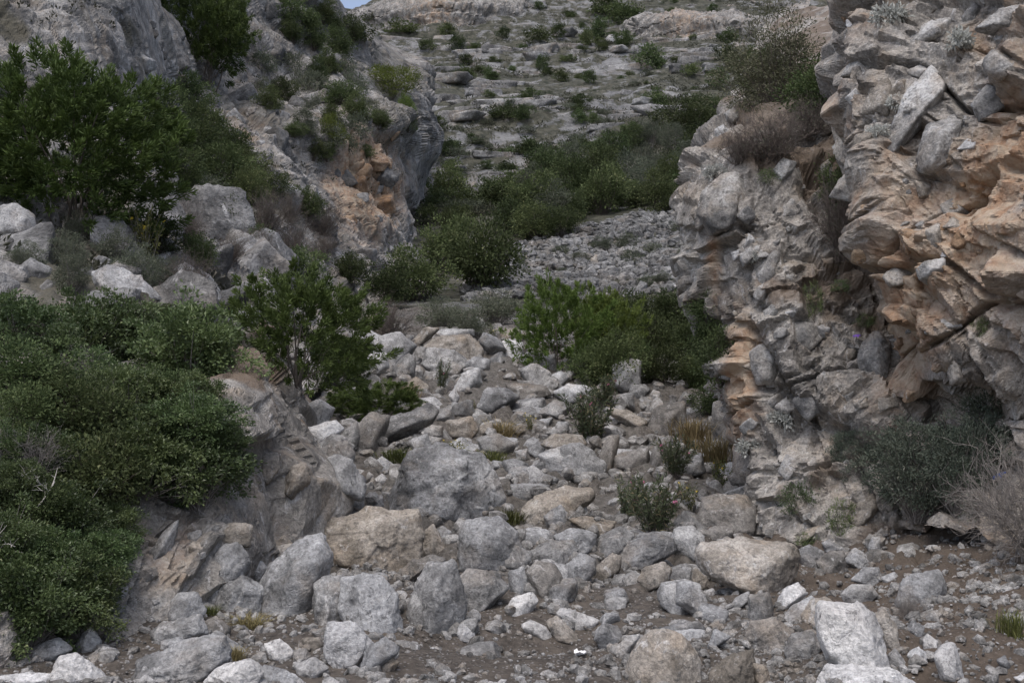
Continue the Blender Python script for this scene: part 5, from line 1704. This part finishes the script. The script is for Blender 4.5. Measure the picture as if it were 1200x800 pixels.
x, y, f = proj(V)
cand = np.flatnonzero((V[:, 1] > 68) & (V[:, 1] < 258) & (x > 480) & (x < 905) & (y > -8) & (y < 262))
w = np.clip(fbm(V[cand] * 0.035, 3, 404) + 0.35, 0.02, 1) * (V[cand, 1] / 150) ** -0.5
for i in r.choice(cand, 210, replace=False, p=w / w.sum()):
    s = r.uniform(0.7, 2.2)
    put('hillshrub', V[i] - np.array([0, 0, 0.1]), s, s * r.uniform(0.7, 1.1), 'hill_shrub', 'dark round shrub dotting the ledged hillside', 'shrub', 'dark shrubs dotting the hillside')
for i in r.choice(cand, 260, replace=False, p=w / w.sum()):
    s = r.uniform(0.6, 1.9)
    put('hillgrey', V[i] - np.array([0, 0, 0.1]), s * 1.2, s * r.uniform(0.6, 0.9), 'hill_cushion', 'grey green cushion shrub between the hillside ledges', 'shrub', 'grey cushions on the hillside')

# low scrub between the ledges: nobody could count it
def scrub(name, surface, mask, n, size, mat, seed, label):
    r = np.random.default_rng(seed)
    V = GRID[surface].reshape(-1, 3)
    idx = np.flatnonzero(mask(V))
    c = V[r.choice(idx, n)]
    per = 10
    s = r.uniform(*size, n)
    ci = np.repeat(np.arange(n), per)
    off = unit(r.normal(size=(n * per, 3))) * np.array([1, 1, 0.7]); off[:, 2] = np.abs(off[:, 2])
    p = c[ci] + off * (s[ci] * r.random(n * per) ** 0.4)[:, None]
    V2, F2 = leaf_quads(p, unit(off + np.array([0, 0, 0.5]) + r.normal(size=off.shape) * 0.5), s[ci] * 0.45, s[ci] * 0.2, r)
    rnd = 0.5 * r.random(n)[ci] + 0.5 * r.random(n * per)
    o = link(name, mesh_np(name, V2, F2, [mat], False, {'rnd': np.repeat(rnd, 4)}))
    o['kind'] = 'stuff'; o['label'] = label; o['category'] = 'scrub'
M['scrubleaf'] = leaf_material('hill_scrub_leaf', (0.034, 0.038, 0.024), (0.10, 0.10, 0.072), (0.16, 0.15, 0.11), 0.2, 0.8, 0.15)
scrub('hillside_scrub', 'hillside', lambda V: (V[:, 1] > 66) & (V[:, 1] < 258) & (np.abs(proj(V)[0] - 690) < 230) & (fbm(V * 0.06, 3, 404) > -0.35), 6000, (0.28, 0.8), M['scrubleaf'], 71, 'low olive brown scrub between the hillside ledges')
scrub('slope_scrub', 'left_flank', lambda V: (V[:, 1] > 13) & (V[:, 1] < 75) & (proj(V)[0] > -30) & (grid_normals(GRID['left_flank']).reshape(-1, 3)[:, 2].__abs__() > 0.5) & (fbm(V * 0.25, 3, 405) > 0.05), 1500, (0.10, 0.30), M['scrubleaf'], 72, 'low olive brown scrub on ledges of the left flank')

# bleached dead branches hanging out of the leafy bank
def dead_branch(px, py, w, h, label, seed, rz):
    hit = cast(px, py)
    p = np.array(hit[0]); m = p[1] / FPX
    lv, br = twig_bush(seed, 4, 5, 4, 0.9, 0.014, 0, 0, 0.5, 0.25)
    o = link('dead_branch', mesh_np('dead_branch', br[0], br[1], [M['deadwood']]))
    o.location = p + np.array([0, -0.35, 0]); o.rotation_euler = (0.3, 0.2, rz); o.scale = (w * m, w * m, h * m)
    tag(o, label, 'branch')
dead_branch(8, 665, 110, 110, 'bleached dead branch sticking out of the leafy left bank', 7, 0.3)
dead_branch(55, 600, 90, 80, 'thin pale dead branch above another in the leafy left bank', 9, 1.9)

# wild flower and litter
hit = cast(1003, 400)
fl = link('wild_flower', None); fl.location = hit[0]
tag(fl, 'single purple flower in a crack of the right buttress', 'flower')
rr = np.random.default_rng(4)
fv, ff = flower_fan(np.array([0, -0.03, 0.05]), 0.045, rr)
link('petals', mesh_np('petals', fv, ff, [M['purple']], False), parent=fl)
sv, sf = tube_mesh(np.array([[[0, 0.03, -0.02], [0, -0.01, 0.01], [0, -0.03, 0.05]]]), np.full((1, 3), 0.003))
link('stem', mesh_np('stem', sv, sf, [M['bark']]), parent=fl)

def crumpled(name, px, py, w, h, mat, label, seed, lift=0.02, back=0.0):
    hit = cast(px, py)
    p = np.array(hit[0]); m = p[1] / FPX
    n = 12
    g = np.stack(np.meshgrid(np.linspace(-0.5, 0.5, n), np.linspace(-0.5, 0.5, n), indexing='ij') + [np.zeros((n, n))], 2).reshape(-1, 3)
    g = g * np.array([w * m, h * m * 1.6, 0])
    k = 1.0 / (w * m)
    g[:, 2] = 0.25 * w * m * (fbm(g * 3 * k + seed, 2, seed) + 0.5 * worley(g * 4 * k + seed, seed)[2])
    V = np.concatenate([g, g - np.array([0, 0, 0.002])])
    F = grid_faces(n, n)
    o = link(name, mesh_np(name, V, np.concatenate([F, F[:, ::-1] + n * n]), [mat], False))
    o.location = p + np.array([0, back, lift]); o.rotation_euler = (0.35, 0.1, seed)
    return tag(o, label, 'litter')
M['paper'] = plain_material('white_paper', (0.75, 0.75, 0.75), (0.8, 0.8, 0.8))
M['bluefilm'] = plain_material('blue_plastic', (0.02, 0.06, 0.24), (0.03, 0.09, 0.34), 10, 0.4)
crumpled('paper_scrap', 680, 768, 13, 9, M['paper'], 'crumpled white paper scrap on gravel below the dirt hollow', 3)
crumpled('plastic_scrap', 1132, 552, 8, 10, M['bluefilm'], 'blue plastic scrap caught in the bush at the crag foot', 5, 0.0, -0.75)
